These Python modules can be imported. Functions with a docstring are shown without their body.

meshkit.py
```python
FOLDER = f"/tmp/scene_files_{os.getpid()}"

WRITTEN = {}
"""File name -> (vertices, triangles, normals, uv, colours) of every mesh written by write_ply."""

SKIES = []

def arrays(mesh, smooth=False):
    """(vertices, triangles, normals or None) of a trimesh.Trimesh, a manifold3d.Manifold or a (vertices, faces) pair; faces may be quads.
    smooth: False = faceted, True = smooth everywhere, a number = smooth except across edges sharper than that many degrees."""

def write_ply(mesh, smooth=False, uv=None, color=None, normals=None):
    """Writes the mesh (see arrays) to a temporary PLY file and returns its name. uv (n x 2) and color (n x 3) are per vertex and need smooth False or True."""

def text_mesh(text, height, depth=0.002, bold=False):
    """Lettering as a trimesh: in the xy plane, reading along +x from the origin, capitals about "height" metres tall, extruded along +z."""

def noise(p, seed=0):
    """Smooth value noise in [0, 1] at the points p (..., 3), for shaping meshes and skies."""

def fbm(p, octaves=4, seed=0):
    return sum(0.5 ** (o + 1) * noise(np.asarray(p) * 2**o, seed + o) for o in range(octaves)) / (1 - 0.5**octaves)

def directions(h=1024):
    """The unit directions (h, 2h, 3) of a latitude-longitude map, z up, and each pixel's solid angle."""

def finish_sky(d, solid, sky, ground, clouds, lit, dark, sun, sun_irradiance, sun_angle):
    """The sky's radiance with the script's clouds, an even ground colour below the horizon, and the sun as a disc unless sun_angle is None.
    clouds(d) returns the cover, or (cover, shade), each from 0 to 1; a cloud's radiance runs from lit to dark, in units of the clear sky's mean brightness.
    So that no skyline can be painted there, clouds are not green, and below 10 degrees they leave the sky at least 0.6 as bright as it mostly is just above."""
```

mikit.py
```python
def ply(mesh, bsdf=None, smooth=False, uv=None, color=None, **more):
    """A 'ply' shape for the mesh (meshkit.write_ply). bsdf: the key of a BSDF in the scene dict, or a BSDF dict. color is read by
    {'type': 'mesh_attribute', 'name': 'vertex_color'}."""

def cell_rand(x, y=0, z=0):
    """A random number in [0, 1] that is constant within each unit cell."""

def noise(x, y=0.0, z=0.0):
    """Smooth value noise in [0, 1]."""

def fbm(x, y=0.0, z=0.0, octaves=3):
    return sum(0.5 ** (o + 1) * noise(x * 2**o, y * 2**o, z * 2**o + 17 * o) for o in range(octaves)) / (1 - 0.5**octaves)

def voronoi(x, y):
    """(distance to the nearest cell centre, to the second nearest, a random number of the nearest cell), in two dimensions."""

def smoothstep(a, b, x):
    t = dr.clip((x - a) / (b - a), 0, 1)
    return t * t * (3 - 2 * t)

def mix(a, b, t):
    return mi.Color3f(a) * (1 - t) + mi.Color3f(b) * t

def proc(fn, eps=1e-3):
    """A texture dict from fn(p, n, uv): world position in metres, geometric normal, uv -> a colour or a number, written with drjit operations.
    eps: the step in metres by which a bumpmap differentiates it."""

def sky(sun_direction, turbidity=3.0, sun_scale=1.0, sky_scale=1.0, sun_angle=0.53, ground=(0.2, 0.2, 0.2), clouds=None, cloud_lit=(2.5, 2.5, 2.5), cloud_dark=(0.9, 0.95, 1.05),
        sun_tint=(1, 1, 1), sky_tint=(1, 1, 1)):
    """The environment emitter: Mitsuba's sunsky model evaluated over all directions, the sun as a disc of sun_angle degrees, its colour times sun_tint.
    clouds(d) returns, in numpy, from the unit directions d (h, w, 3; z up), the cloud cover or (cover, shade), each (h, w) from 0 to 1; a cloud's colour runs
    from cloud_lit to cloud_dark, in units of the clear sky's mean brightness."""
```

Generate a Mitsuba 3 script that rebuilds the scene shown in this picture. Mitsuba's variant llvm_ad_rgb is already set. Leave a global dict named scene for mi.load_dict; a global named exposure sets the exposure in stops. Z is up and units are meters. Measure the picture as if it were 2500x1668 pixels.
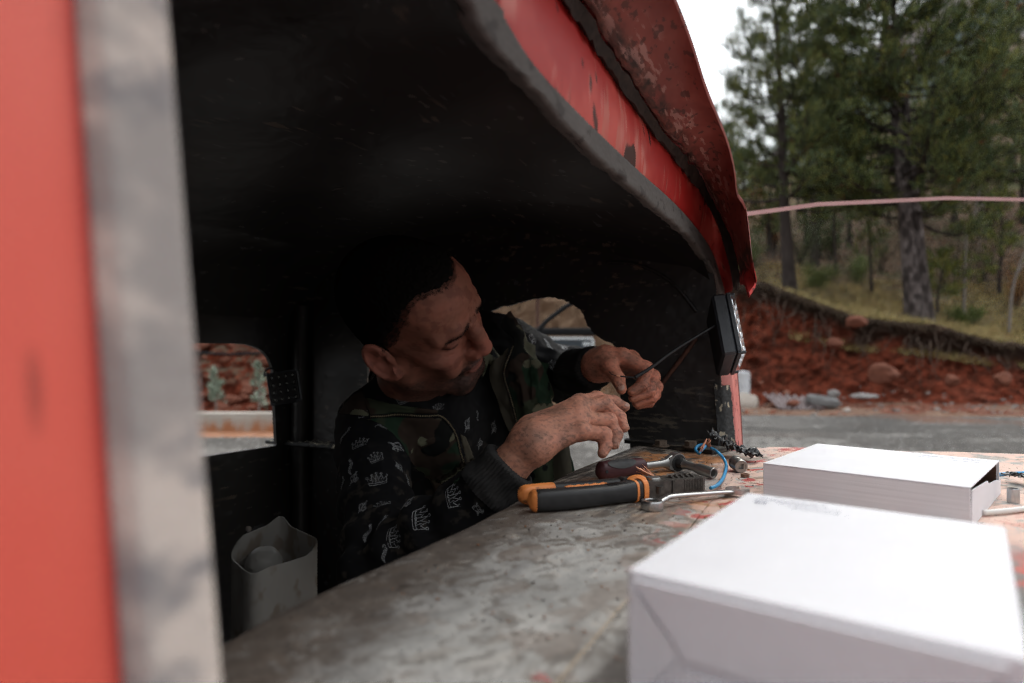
"""A mechanic leans through the far door of an old red truck cab, seen through the open windscreen frame; bank, pines and road behind."""
import math, random
import numpy as np, trimesh, shapely, drjit as dr, mitsuba as mi, mikit, meshkit
import manifold3d as m3
from shapely.geometry import Polygon, LineString, Point
from shapely.ops import unary_union
from scipy.spatial import cKDTree
from mikit import noise, fbm, voronoi, smoothstep, mix, proc, cell_rand

random.seed(4); RNG = np.random.default_rng(4)
T = mi.ScalarTransform4f
scene, labels = {}, {}
# ------------------------------------------------------------------ camera, sky, exposure
F, CX, CY, HZ, CAMZ = 1667.0, 1250.0, 834.0, 850.0, 1.35
PITCH = math.atan((HZ - CY) / F)
EYE = np.array([0, 0, CAMZ]); FW = np.array([0, math.cos(PITCH), math.sin(PITCH)]); UP = np.array([0, -math.sin(PITCH), math.cos(PITCH)]); RT = np.array([1.0, 0, 0])
scene['camera'] = {'type': 'thinlens', 'fov': math.degrees(2 * math.atan(1250 / F)), 'fov_axis': 'x', 'aperture_radius': 0.0031, 'focus_distance': 0.92,
                   'near_clip': 0.01, 'far_clip': 2000.0, 'to_world': T().look_at(origin=EYE.tolist(), target=(EYE + FW).tolist(), up=[0, 0, 1])}
def norm(v): v = np.asarray(v, float); return v / np.maximum(np.linalg.norm(v, axis=-1, keepdims=True), 1e-12)
SUN = np.array([0.42, 0.60, 0.84])
def overcast(d):
    el = np.clip(d[..., 2], 0, 1); lum = (1 + 2 * el) / 3 * (.86 + .62 * np.clip(d @ norm(SUN), 0, 1) ** 3)     # overcast: brighter overhead and around the hidden sun
    n = meshkit.fbm(d * np.array([2.2, 2.2, 4.0]) + 3.1, 4) - .5
    return np.ones(d.shape[:2]), np.clip((1.15 - lum) / .85 + n * .18, 0, 1)
scene['sky'] = mikit.sky(SUN, turbidity=4, sun_scale=0.15, sun_angle=25, sun_tint=(.88, 1.0, 1.14), ground=(0.12, 0.1, 0.08), clouds=overcast, cloud_lit=(3.95, 4.1, 4.2), cloud_dark=(1.04, 1.1, 1.15))
exposure = 2.45

# ------------------------------------------------------------------ helpers
def W(x, y, d):
    """The point at depth d behind pixel (x, y) of the 2500 x 1668 photograph."""
    return EYE + d * (FW + (x - CX) / F * RT + (CY - y) / F * UP)
def ray(x, y):
    v = FW + (x - CX) / F * RT + (CY - y) / F * UP
    return v / np.linalg.norm(v)
def hit(x, y, p, n):
    r = ray(x, y)
    return EYE + r * (np.dot(p - EYE, n) / np.dot(r, n))
def pix(p):
    q = np.asarray(p, float) - EYE; d = q @ FW
    return np.stack([CX + F * (q @ RT) / d, CY - F * (q @ UP) / d, d], -1)
def rgb(*c): return {'type': 'rgb', 'value': list(c)}
def P(base, rough=0.6, metal=0.0, spec=0.5, **k):
    return {'type': 'principled', 'base_color': rgb(*base) if isinstance(base, (tuple, list)) else base, 'roughness': rough, 'metallic': metal, 'specular': spec, **k}
def two(b): return {'type': 'twosided', 'bsdf': b}
def bump(b, fn, scale=1.0, eps=1e-3): return {'type': 'bumpmap', 'arbitrary': proc(fn, eps), 'scale': scale, 'bsdf': b}
def mat(name, b): scene[name + '_surface'] = two(b); return name
def numbered(key):
    if key not in scene and key not in labels and not any(k.startswith(key + '__') for k in scene): return key
    i = 1
    while True:
        k = f'{key}_{i:03d}'
        if k not in scene and k not in labels and not any(q.startswith(k + '__') for q in scene): return k
        i += 1
def thing(name, label, cat, group=None):
    key = numbered(name); labels[key] = {'label': label, 'category': cat}
    if group: labels[key]['group'] = group
    return key
def obj(name, mesh, m, parent=None, smooth=False, label=None, kind=None, **k):
    key = numbered(f'{parent}__{name}' if parent else name)
    scene[key] = mikit.ply(mesh, m + '_surface', smooth, **k)
    if label or kind: labels[key] = {**({'label': label} if label else {}), **({'kind': kind} if kind else {})}
    return key
def solo(name, mesh, m, label, cat, smooth=False, group=None, **k):
    key = numbered(name); scene[key] = mikit.ply(mesh, m + '_surface', smooth, **k); labels[key] = {'label': label, 'category': cat}
    if group: labels[key]['group'] = group
    return key
def struct(name, mesh, m, smooth=False, kind='structure', label=None, **k):
    scene[name] = mikit.ply(mesh, m + '_surface', smooth, **k); labels[name] = {'kind': kind, **({'label': label} if label else {})}
    return name
def TM(v, f): return trimesh.Trimesh(np.asarray(v, float), np.asarray(f, int), process=False)
def cat(ms): return trimesh.util.concatenate(list(ms))
def spline(pts, n, closed=False):
    """Catmull-Rom through the points."""
    p = np.asarray(pts, float)
    if closed: q = np.vstack([p[-1], p, p[0], p[1]])
    else: q = np.vstack([2 * p[0] - p[1], p, 2 * p[-1] - p[-2]])
    segs = len(q) - 3; out = []
    ts = np.linspace(0, segs, n, endpoint=not closed)
    i = np.minimum(ts.astype(int), segs - 1); t = (ts - i)[:, None]
    a, b, c, d = q[i], q[i + 1], q[i + 2], q[i + 3]
    return 0.5 * (2 * b + (c - a) * t + (2 * a - 5 * b + 4 * c - d) * t**2 + (3 * b - a - 3 * c + d) * t**3)
def frames(p):
    t = norm(np.gradient(p, axis=0)); n = np.zeros_like(t)
    a = np.array([0, 0, 1.0]) if abs(t[0, 2]) < 0.9 else np.array([1.0, 0, 0])
    n[0] = norm(a - t[0] * (a @ t[0]))
    for i in range(1, len(p)):
        v = n[i - 1] - t[i] * (n[i - 1] @ t[i]); n[i] = norm(v)
    return t, n, np.cross(t, n)
def tube(p, r, k=8, caps=True, prof=None):
    """A tube along the points p; r a number, or one per point; prof: cross-section (k, 2) instead of a circle."""
    p = np.asarray(p, float); m = len(p); r = np.broadcast_to(np.asarray(r, float), (m,))
    _, a, b = frames(p)
    if prof is None:
        th = np.arange(k) * 2 * np.pi / k; prof = np.stack([np.cos(th), np.sin(th)], 1)
    k = len(prof)
    v = (p[:, None] + r[:, None, None] * (prof[None, :, :1] * a[:, None] + prof[None, :, 1:] * b[:, None])).reshape(-1, 3)
    i, j = np.meshgrid(np.arange(m - 1), np.arange(k), indexing='ij'); j2 = (j + 1) % k
    f = np.concatenate([np.stack([i * k + j, i * k + j2, (i + 1) * k + j2], -1).reshape(-1, 3), np.stack([i * k + j, (i + 1) * k + j2, (i + 1) * k + j], -1).reshape(-1, 3)])
    if caps:
        v = np.vstack([v, p[0], p[-1]]); jj = np.arange(k); j2 = (jj + 1) % k
        f = np.vstack([f, np.stack([jj * 0 + m * k, j2, jj], 1), np.stack([jj * 0 + m * k + 1, (m - 1) * k + jj, (m - 1) * k + j2], 1)])
    return TM(v, f)
def loft(rows, closed_u=False, flip=False):
    """Quads between rows (m, k, 3)."""
    r = np.asarray(rows, float); m, k = r.shape[:2]
    i, j = np.meshgrid(np.arange(m - 1), np.arange(k if closed_u else k - 1), indexing='ij'); j2 = (j + 1) % k
    f = np.concatenate([np.stack([i * k + j, i * k + j2, (i + 1) * k + j2], -1).reshape(-1, 3), np.stack([i * k + j, (i + 1) * k + j2, (i + 1) * k + j], -1).reshape(-1, 3)])
    return TM(r.reshape(-1, 3), f[:, ::-1] if flip else f)
def box(e, center=(0, 0, 0), bevel=0.0):
    """A box with chamfered edges."""
    e = np.asarray(e, float) / 2; b = min(bevel, 0.45 * e.min() * 2)
    if b <= 0: m = trimesh.creation.box(extents=2 * e)
    else:
        pts = []
        for s in np.ndindex(2, 2, 2):
            s = np.array(s) * 2 - 1
            for k in range(3):
                q = e - b; q[k] = e[k]; pts.append(s * q)
        m = trimesh.convex.convex_hull(np.array(pts))
    m.apply_translation(center); return m
def extrude(poly, h, z0=0.0):
    ms = []
    for g in getattr(poly, 'geoms', [poly]):
        if g.is_empty or g.area < 1e-12 or g.geom_type != 'Polygon': continue
        m = trimesh.creation.extrude_polygon(g, h, engine='earcut'); m.apply_translation([0, 0, z0]); ms.append(m)
    return cat(ms)
def place(m, o, x, y, z):
    """Copies the mesh into the frame with origin o and axes x, y, z."""
    m = m.copy(); m.vertices = np.asarray(o, float) + m.vertices @ np.array([x, y, z], float); return m
def lathe(prof, k=24):
    """prof: (r, z) rows about the z axis."""
    prof = np.asarray(prof, float); th = np.arange(k) * 2 * np.pi / k
    rows = np.stack([prof[:, None, 0] * np.cos(th), prof[:, None, 0] * np.sin(th), np.repeat(prof[:, None, 1], k, 1)], -1)
    return loft(rows, True)
def rock(size, seed, sub=2, rough=0.35):
    m = trimesh.creation.icosphere(subdivisions=sub); v = m.vertices
    n = meshkit.fbm(v * 1.3 + seed * 7.7, 3, seed) - 0.5
    v = v * (1 + rough * 2 * n[:, None]); g = np.random.default_rng(seed)
    for _ in range(5):
        d = norm(g.normal(size=3)); h = v @ d; c = np.quantile(h, 0.86); v = v - np.maximum(h - c, 0)[:, None] * d * 0.85
    m.vertices = v * np.asarray(size); return m
def surface_nets(fn, lo, hi, h, band=2.4):
    """The zero surface of the signed distance fn(points) as a mesh, by surface nets."""
    lo, hi = np.asarray(lo, float), np.asarray(hi, float); n = np.ceil((hi - lo) / h).astype(int) + 1
    ax = [lo[k] + h * np.arange(n[k]) for k in range(3)]
    # a coarse pass first: exact values only near the surface
    q = 4; nc = (n + q - 2) // q + 1; cx = [lo[k] + h * q * np.arange(nc[k]) for k in range(3)]
    def many(p): return np.concatenate([fn(p[a:a + 150000]) for a in range(0, len(p), 150000)])
    C = many(np.stack(np.meshgrid(*cx, indexing='ij'), -1).reshape(-1, 3).astype(np.float32)).reshape(nc)
    ix = [np.minimum((np.arange(n[k]) + q // 2) // q, nc[k] - 1) for k in range(3)]
    g = C[np.ix_(*ix)].astype(np.float32); near = np.argwhere(np.abs(g) < band * q * h)
    g[tuple(near.T)] = many((lo + h * near).astype(np.float32))
    s = g < 0; c = s[:-1, :-1, :-1].astype(np.int8)
    cnt = sum(s[a:n[0] - 1 + a, b:n[1] - 1 + b, d:n[2] - 1 + d].astype(np.int8) for a in (0, 1) for b in (0, 1) for d in (0, 1))
    act = (cnt > 0) & (cnt < 8); idx = -np.ones(act.shape, int); cell = np.argwhere(act); idx[act] = np.arange(len(cell))
    acc = np.zeros((len(cell), 3)); num = np.zeros(len(cell))
    cs = np.array(list(np.ndindex(2, 2, 2)))
    for a in range(8):
        for b in range(a + 1, 8):
            if np.abs(cs[a] - cs[b]).sum() != 1: continue
            ga, gb = g[tuple((cell + cs[a]).T)], g[tuple((cell + cs[b]).T)]
            x = (ga < 0) != (gb < 0); t = np.where(x, ga / np.where(x, ga - gb, 1), 0)
            acc += x[:, None] * (cs[a] + t[:, None] * (cs[b] - cs[a])); num += x
    v = lo + h * (cell + acc / num[:, None]); faces = []
    for k in range(3):
        i, j = (k + 1) % 3, (k + 2) % 3
        sl0 = [slice(None)] * 3; sl1 = [slice(None)] * 3
        sl0[k] = slice(0, -1); sl1[k] = slice(1, None)
        cr = s[tuple(sl0)] != s[tuple(sl1)]; e = np.argwhere(cr)
        e = e[(e[:, i] > 0) & (e[:, j] > 0) & (e[:, i] < n[i] - 1) & (e[:, j] < n[j] - 1)]
        inside = s[tuple(e.T)]
        q = []
        for di, dj in ((0, 0), (1, 0), (1, 1), (0, 1)):
            w = e.copy(); w[:, i] -= di; w[:, j] -= dj; q.append(idx[tuple(w.T)])
        q = np.stack(q, 1); q[~inside] = q[~inside][:, ::-1]
        faces.append(np.vstack([q[:, [0, 1, 2]], q[:, [0, 2, 3]]]))
    return TM(v, np.vstack(faces))
def clean(m):
    m = m.copy(); m.remove_unreferenced_vertices(); return m
VC = {'type': 'mesh_attribute', 'name': 'vertex_color'}
mat('leafy', P(VC, .6, spec=.25)); mat('matte_colour', P(VC, .9, spec=.15))
def blades(c, d, L, w, rng, bend=0.0):
    """One thin triangle per row: centre c, direction d, length L, width w. Returns vertices (n, 3, 3)."""
    s = norm(np.cross(d, rng.normal(size=d.shape))); L = np.broadcast_to(L, len(c))[:, None]; w = np.broadcast_to(w, len(c))[:, None]
    return np.stack([c - s * w / 2, c + s * w / 2, c + d * L], 1)
def tri_mesh(v): return TM(v.reshape(-1, 3), np.arange(len(v) * 3).reshape(-1, 3))
# ------------------------------------------------------------------ the cab's own frame: A along the windscreen (far end +), N outwards, Z up
A = norm(np.array([.434, .901, 0])); N = np.array([A[1], -A[0], 0]); Z = np.array([0, 0, 1.0])
O0 = np.array([.37, 1.16, CAMZ - .17]); RAKE = .12; NN = norm(N + RAKE * Z)
SILL = CAMZ - .17
def cab(a, n, z):
    """Cab coordinates (metres; z above the camera's height) to the world."""
    a, n, z = np.broadcast_arrays(*[np.asarray(q, float) for q in (a, n, z)])
    return O0 * np.array([1, 1, 0]) + a[..., None] * A + n[..., None] * N + (z[..., None] + CAMZ) * Z
def tocab(p):
    q = np.asarray(p, float) - O0 * np.array([1, 1, 0]); return np.stack([q @ A, q @ N, q[..., 2] - CAMZ], -1)
def rake(z): return -RAKE * (np.asarray(z) + .17)
def onO(x, y, off=0.0): return tocab(hit(x, y, O0 + N * off, NN))
def onS(x, y, z=-.17): return hit(x, y, np.array([0, 0, CAMZ + z]), Z)
def onW(x, y, a=.05): return hit(x, y, O0 + A * a, A)          # the far side wall
def onR(x, y, n=-1.0): return hit(x, y, O0 + N * n, N)         # the rear wall
def cl(p): return p.x * float(A[0]) + p.y * float(A[1]) - float(O0 @ A), p.x * float(N[0]) + p.y * float(N[1]) - float(O0 @ N)   # drjit: (a, n)

# ------------------------------------------------------------------ materials of the truck
def red_paint(p, n, uv):
    a, c = cl(p)
    f = fbm(p.x * 9, p.y * 9, p.z * 9, 4); g = fbm(p.x * 60, p.y * 60, p.z * 14, 3); s = noise(a * 160, c * 160, p.z * 9)
    col = mix((.36, .020, .017), (.52, .085, .065), smoothstep(.42, .72, f)); st = fbm(a * 70, c * 70, p.z * 10, 3); col = mix(col, (.56, .22, .18), smoothstep(.58, .72, st) * smoothstep(.45, .6, f) * .6); col = mix(col, (.045, .012, .010), smoothstep(.70, .74, fbm(a * 60 + p.z * 8, c * 60, p.z * 13 + 2, 3)))
    col = mix(col, (.47, .17, .13), smoothstep(.62, .8, g) * .55)
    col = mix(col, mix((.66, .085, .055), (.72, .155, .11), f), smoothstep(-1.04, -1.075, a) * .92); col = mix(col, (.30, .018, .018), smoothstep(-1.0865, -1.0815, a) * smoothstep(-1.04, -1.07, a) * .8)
    col = mix(col, (.05, .016, .012), smoothstep(.70, .74, fbm(a * 24, c * 24, p.z * 9 + 4, 3)) * smoothstep(-1.03, -1.0, a))
    return mix(col, (.15, .03, .02), smoothstep(.8, .95, s) * .5)
mat('red_paint', P(proc(red_paint), .5, spec=.35))
def rust(p, n, uv):
    a, c = cl(p); off = c + (p.z - CAMZ + .17) * .12; w = (fbm(a * 20, off * 60, p.z * 20, 3) - .5) * .03
    f = fbm(p.x * 40, p.y * 40, p.z * 40, 4); g = fbm(a * 34, off * 170, p.z * 60 + 3, 4); h = fbm(a * 90, off * 160, p.z * 90, 4)
    col = mix((.15, .028, .022), (.25, .064, .048), f)                                     # dull red towards the rim
    deep = smoothstep(.046, .026, off + w) ; col = mix(col, mix((.030, .014, .011), (.16, .052, .036), smoothstep(.36, .66, f * .5 + h * .5)), deep * smoothstep(.28, .46, g * .5 + f * .5))
    col = mix(col, (.40, .22, .19), smoothstep(.53, .64, g) * smoothstep(.018, .030, off + w) * smoothstep(.066, .050, off + w) * .6)   # scuffed pale streaks
    col = mix(col, (.05, .018, .014), smoothstep(.60, .68, h) * .7)
    low = smoothstep(CAMZ + .158, CAMZ + .146, p.z + (f - .5) * .016)
    lowc = mix((.10, .040, .026), (.50, .035, .03), smoothstep(CAMZ + .135, CAMZ + .118, p.z + (f - .5) * .03)); lowc = mix(lowc, (.05, .02, .015), smoothstep(.56, .66, h) * .8)
    return mix(col, mix(lowc, (.62, .10, .085), smoothstep(.6, .7, g) * .5), low)
mat('rusty_paint', bump(P(proc(rust), .62, spec=.4), lambda p, n, uv: fbm(p.x * 160, p.y * 160, p.z * 160, 3), .0012))
def rubber_c(p, n, uv):
    a, c = cl(p)
    f = fbm(p.x * 16, p.y * 16, p.z * 16, 3); g = noise(p.x * 300, p.y * 300, p.z * 300); k = fbm(a * 25, c * 25, p.z * 40 + 2, 3)
    near = smoothstep(-.95, -1.0, a)
    dark = mix((.055, .050, .046), (.115, .105, .097), f * .6 + g * .4); dark = mix(dark, (.035, .03, .028), smoothstep(.58, .72, fbm(p.x * 60, p.y * 60, p.z * 60, 4)) * .7)
    k = fbm(a * 30 + c * 12, p.z * 42 + a * 10, 3.0, 4); lite = mix((.30, .28, .265), (.54, .48, .43), smoothstep(.33, .66, k))
    lite = mix(lite, (.20, .195, .20), smoothstep(.54, .74, fbm(a * 44 + 9, c * 20, p.z * 60, 4)) * .8)
    return mix(dark, lite, near)
mat('weathered_rubber', bump(P(proc(rubber_c), .8, spec=.25), lambda p, n, uv: fbm(p.x * 400, p.y * 400, p.z * 400, 2), .0006))
def black_c(p, n, uv):
    a, c = cl(p)
    f = fbm(a * 9, c * 9, p.z * 9, 4); s = noise(a * 45 + c * 20, c * 140, p.z * 60); t = fbm(a * 20, c * 60, p.z * 90, 3)
    col = mix((.012, .0112, .0115), (.029, .025, .0235), f)
    col = mix(col, (.085, .062, .045), smoothstep(.66, .78, t) * smoothstep(.5, .68, fbm(a * 5 + 7, c * 5, p.z * 6, 3)))
    lowz = smoothstep(CAMZ - .02, CAMZ - .12, p.z) * smoothstep(-.30, -.12, c); col = mix(col, mix((.05, .04, .03), (.15, .125, .095), t), smoothstep(.55, .66, fbm(a * 30, c * 34, p.z * 110, 4)) * lowz * .7)
    col = mix(col, (.07, .072, .08), smoothstep(.80, .9, s) * smoothstep(.5, .7, f) * .7)
    col = mix(col, mix((.06, .053, .045), (.13, .11, .095), t), smoothstep(-.45, -.75, c) * smoothstep(-.30, -.75, a) * smoothstep(CAMZ + .03, CAMZ + .12, p.z) * smoothstep(.35, .6, f) * .8)
    k = fbm(a * 3 + c * 60, c * 5 + a * 70, p.z * 130, 2)
    return mix(col, (.10, .09, .08), smoothstep(.79, .83, k) * .5)
mat('black_paint', bump(P(proc(black_c), .42, spec=.45), lambda p, n, uv: fbm(p.x * 60, p.y * 60, p.z * 60, 3), .0015))
def sill_c(p, n, uv):
    a, c = cl(p); w = (fbm(a * 30, c * 30, 11.0, 3) - .5) * .05; a2, c2 = a + w, c + w * .8
    f = fbm(a2 * 17, c2 * 24, 0.5, 5); g = fbm(a2 * 60, c2 * 85, 2.5, 4); h = fbm(a2 * 7 + 2, c2 * 9, 5.5, 4); s = fbm(a * 26 + c * 10, c * 190 - a * 30, 1.0, 4); q = noise(a * 420, c * 420, 3.0); e = fbm(a2 * 140, c2 * 140, 6.0, 3)
    nr = smoothstep(-.56, -.72, a + (h - .5) * .2) * smoothstep(-.13, -.06, c); far_ = 1 - nr
    col = mix(mix((.25, .235, .22), (.50, .475, .445), smoothstep(.34, .64, f * .5 + g * .3 + e * .2)), mix((.27, .262, .25), (.46, .44, .415), smoothstep(.32, .68, f * .55 + g * .2 + e * .25)), nr * .85)
    col = mix(col, (.60, .53, .46), smoothstep(.54, .66, g) * smoothstep(.45, .6, f) * (.7 - .35 * nr))
    col = mix(col, (.085, .07, .06), smoothstep(.50, .62, h * .4 + g * .4 + e * .2 - .03 * nr) * (.82 - .22 * nr))
    col = mix(col, (.17, .115, .085), smoothstep(.54, .65, fbm(a2 * 26 + 5, c2 * 40, 8.0, 5) - .04 * nr) * (.75 - .30 * nr))
    col = mix(col, (.20, .19, .185), smoothstep(.55, .75, fbm(a2 * 6, c2 * 34, 13.0, 4)) * nr * .6)
    col = mix(col, (.12, .10, .085), smoothstep(.55, .66, e) * smoothstep(.36, .56, h) * (.75 - .35 * nr))
    scr = noise(a * 30 + c * 900, c * 6, 4.0); col = mix(col, (.62, .58, .54), smoothstep(.93, .97, scr) * smoothstep(.45, .6, f) * .5)
    lip = smoothstep(-.035, -.115, c + (f - .5) * .12 + (h - .5) * .06)                       # dirty, worn inner lip
    col = mix(col, mix((.045, .035, .03), (.15, .115, .09), g), lip * smoothstep(.22, .52, f * .5 + e * .5 + .06) * .95)
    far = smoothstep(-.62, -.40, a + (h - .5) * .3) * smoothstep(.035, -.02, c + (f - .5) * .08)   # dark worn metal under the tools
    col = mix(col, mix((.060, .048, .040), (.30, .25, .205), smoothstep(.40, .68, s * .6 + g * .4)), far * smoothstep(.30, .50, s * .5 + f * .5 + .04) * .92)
    o = smoothstep(-.56, -.42, a) * smoothstep(-.04, -.12, a) * smoothstep(-.145, -.10, c) * smoothstep(.10, .04, c)
    col = mix(col, mix((.28, .09, .025), (.50, .23, .09), g), o * smoothstep(.44, .56, fbm(a2 * 16 + 3, c2 * 22, 9.0, 4) * .6 + g * .4) * .9)   # orange rust
    r = smoothstep(.005, .05, c + (f - .5) * .09) * smoothstep(-.60, -.45, a)
    col = mix(col, mix((.47, .29, .23), (.58, .42, .35), f), r * smoothstep(.40, .52, g * .5 + f * .5))                # faded pink paint
    col = mix(col, (.36, .025, .02), smoothstep(.635, .675, fbm(a2 * 40 + 1, c2 * 60, 4.0, 4)) * smoothstep(.0, .05, c) * smoothstep(.22, .12, c) * .9)
    col = mix(col, (.40, .10, .07), smoothstep(.60, .66, fbm(a2 * 44 + 8, c2 * 54, 4.0, 4)) * smoothstep(-.01, .03, c) * smoothstep(-.66, -.55, a) * smoothstep(-.30, -.40, a) * .4)
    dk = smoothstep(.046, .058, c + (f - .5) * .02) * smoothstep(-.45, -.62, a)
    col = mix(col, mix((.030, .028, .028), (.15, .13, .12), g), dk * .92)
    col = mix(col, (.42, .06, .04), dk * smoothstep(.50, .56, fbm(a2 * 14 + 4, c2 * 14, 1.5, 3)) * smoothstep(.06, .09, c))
    col = mix(col, (.40, .31, .22), smoothstep(.0035, .0015, dr.abs(c - .0405)) * smoothstep(-.50, -.60, a) * .8)   # pale bare edge of the seam
    return mix(col, (.04, .032, .028), smoothstep(.84, .92, q) * smoothstep(.4, .6, f) * .85)
def sill_b(p, n, uv):
    a, c = cl(p); return fbm(a * 60, c * 85, 2.5, 4) + .5 * fbm(a * 26 + c * 10, c * 190 - a * 30, 1.0, 3) + .25 * noise(a * 420, c * 420, 0)
mat('worn_sheet_metal', bump(P(proc(sill_c), .58, spec=.4), sill_b, .0016))
mat('dark_bolt', P(proc(lambda p, n, uv: mix((.06, .045, .035), (.16, .12, .09), fbm(p.x * 200, p.y * 200, p.z * 200, 3))), .5, .4))

# ------------------------------------------------------------------ the truck
truck = thing('truck_cab', 'old red truck cab with bare black interior and open windscreen frame', 'truck')
def poly3(pts, offs, n=60, ext=True):
    """A smooth cab-frame polyline from pixels of the photograph laid on planes parallel to the windscreen."""
    q = np.array([onO(x, y, o) for (x, y), o in zip(pts, offs)])
    if ext: q = np.vstack([[[-1.22, q[0, 1], q[0, 2] + .012], [-1.0, q[0, 1], q[0, 2] + .01]], q])
    return spline(q, n)
def ribs(p0, p1, k, bulge):
    """Rows from polyline p0 to p1, arched outwards by bulge."""
    out = []
    for t in np.linspace(0, 1, k):
        q = p0 * (1 - t) + p1 * t; q = q.copy(); q[:, 1] += bulge * 4 * t * (1 - t); out.append(cab(*q.T))
    return np.array(out)
seal_in = poly3([(1128, 0), (1154, 53), (1277, 202), (1457, 394), (1596, 511), (1702, 606), (1745, 681), (1757, 723)], [0] * 8, 90)
seal_out = poly3([(1202, 0), (1232, 53), (1335, 202), (1532, 394), (1660, 511), (1732, 606), (1758, 681), (1771, 726)], [.001, .001, .001, .001, .001, .0, -.004, -.010], 90)
gap = poly3([(1372, 0), (1489, 181), (1596, 330), (1702, 457), (1752, 553), (1778, 640), (1790, 700)], [.006, .006, .007, .012, .022, .030, .032], 90)
outer = poly3([(1644, 0), (1723, 223), (1771, 340), (1791, 415), (1799, 478), (1820, 517), (1835, 638), (1845, 697), (1828, 728)], [.085, .085, .085, .083, .08, .087, .09, .09, .08], 110)
def rs(p, n):
    d = np.r_[0, np.cumsum(np.linalg.norm(np.diff(p, axis=0), axis=1))]; t = np.linspace(0, d[-1], n)
    return np.stack([np.interp(t, d, p[:, k]) for k in range(3)], 1)
NS = 140
seal_in, seal_out, gap = [rs(p, NS) for p in (seal_in, seal_out, gap)]; outer = rs(outer, NS)
jit = (meshkit.noise(np.stack([np.arange(NS) * .35, np.zeros(NS), np.zeros(NS)], 1), 5) - .5)
wob = (meshkit.noise(np.stack([np.arange(NS) * .9, np.zeros(NS), np.zeros(NS)], 1), 9) - .5)
chip = meshkit.fbm(np.stack([np.arange(NS) * .9, np.zeros(NS), np.zeros(NS)], 1), 3, 19) - .5
seal_in[:, 2] += jit * .004 + chip * .0055; seal_in[:, 1] += wob * .002
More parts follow.
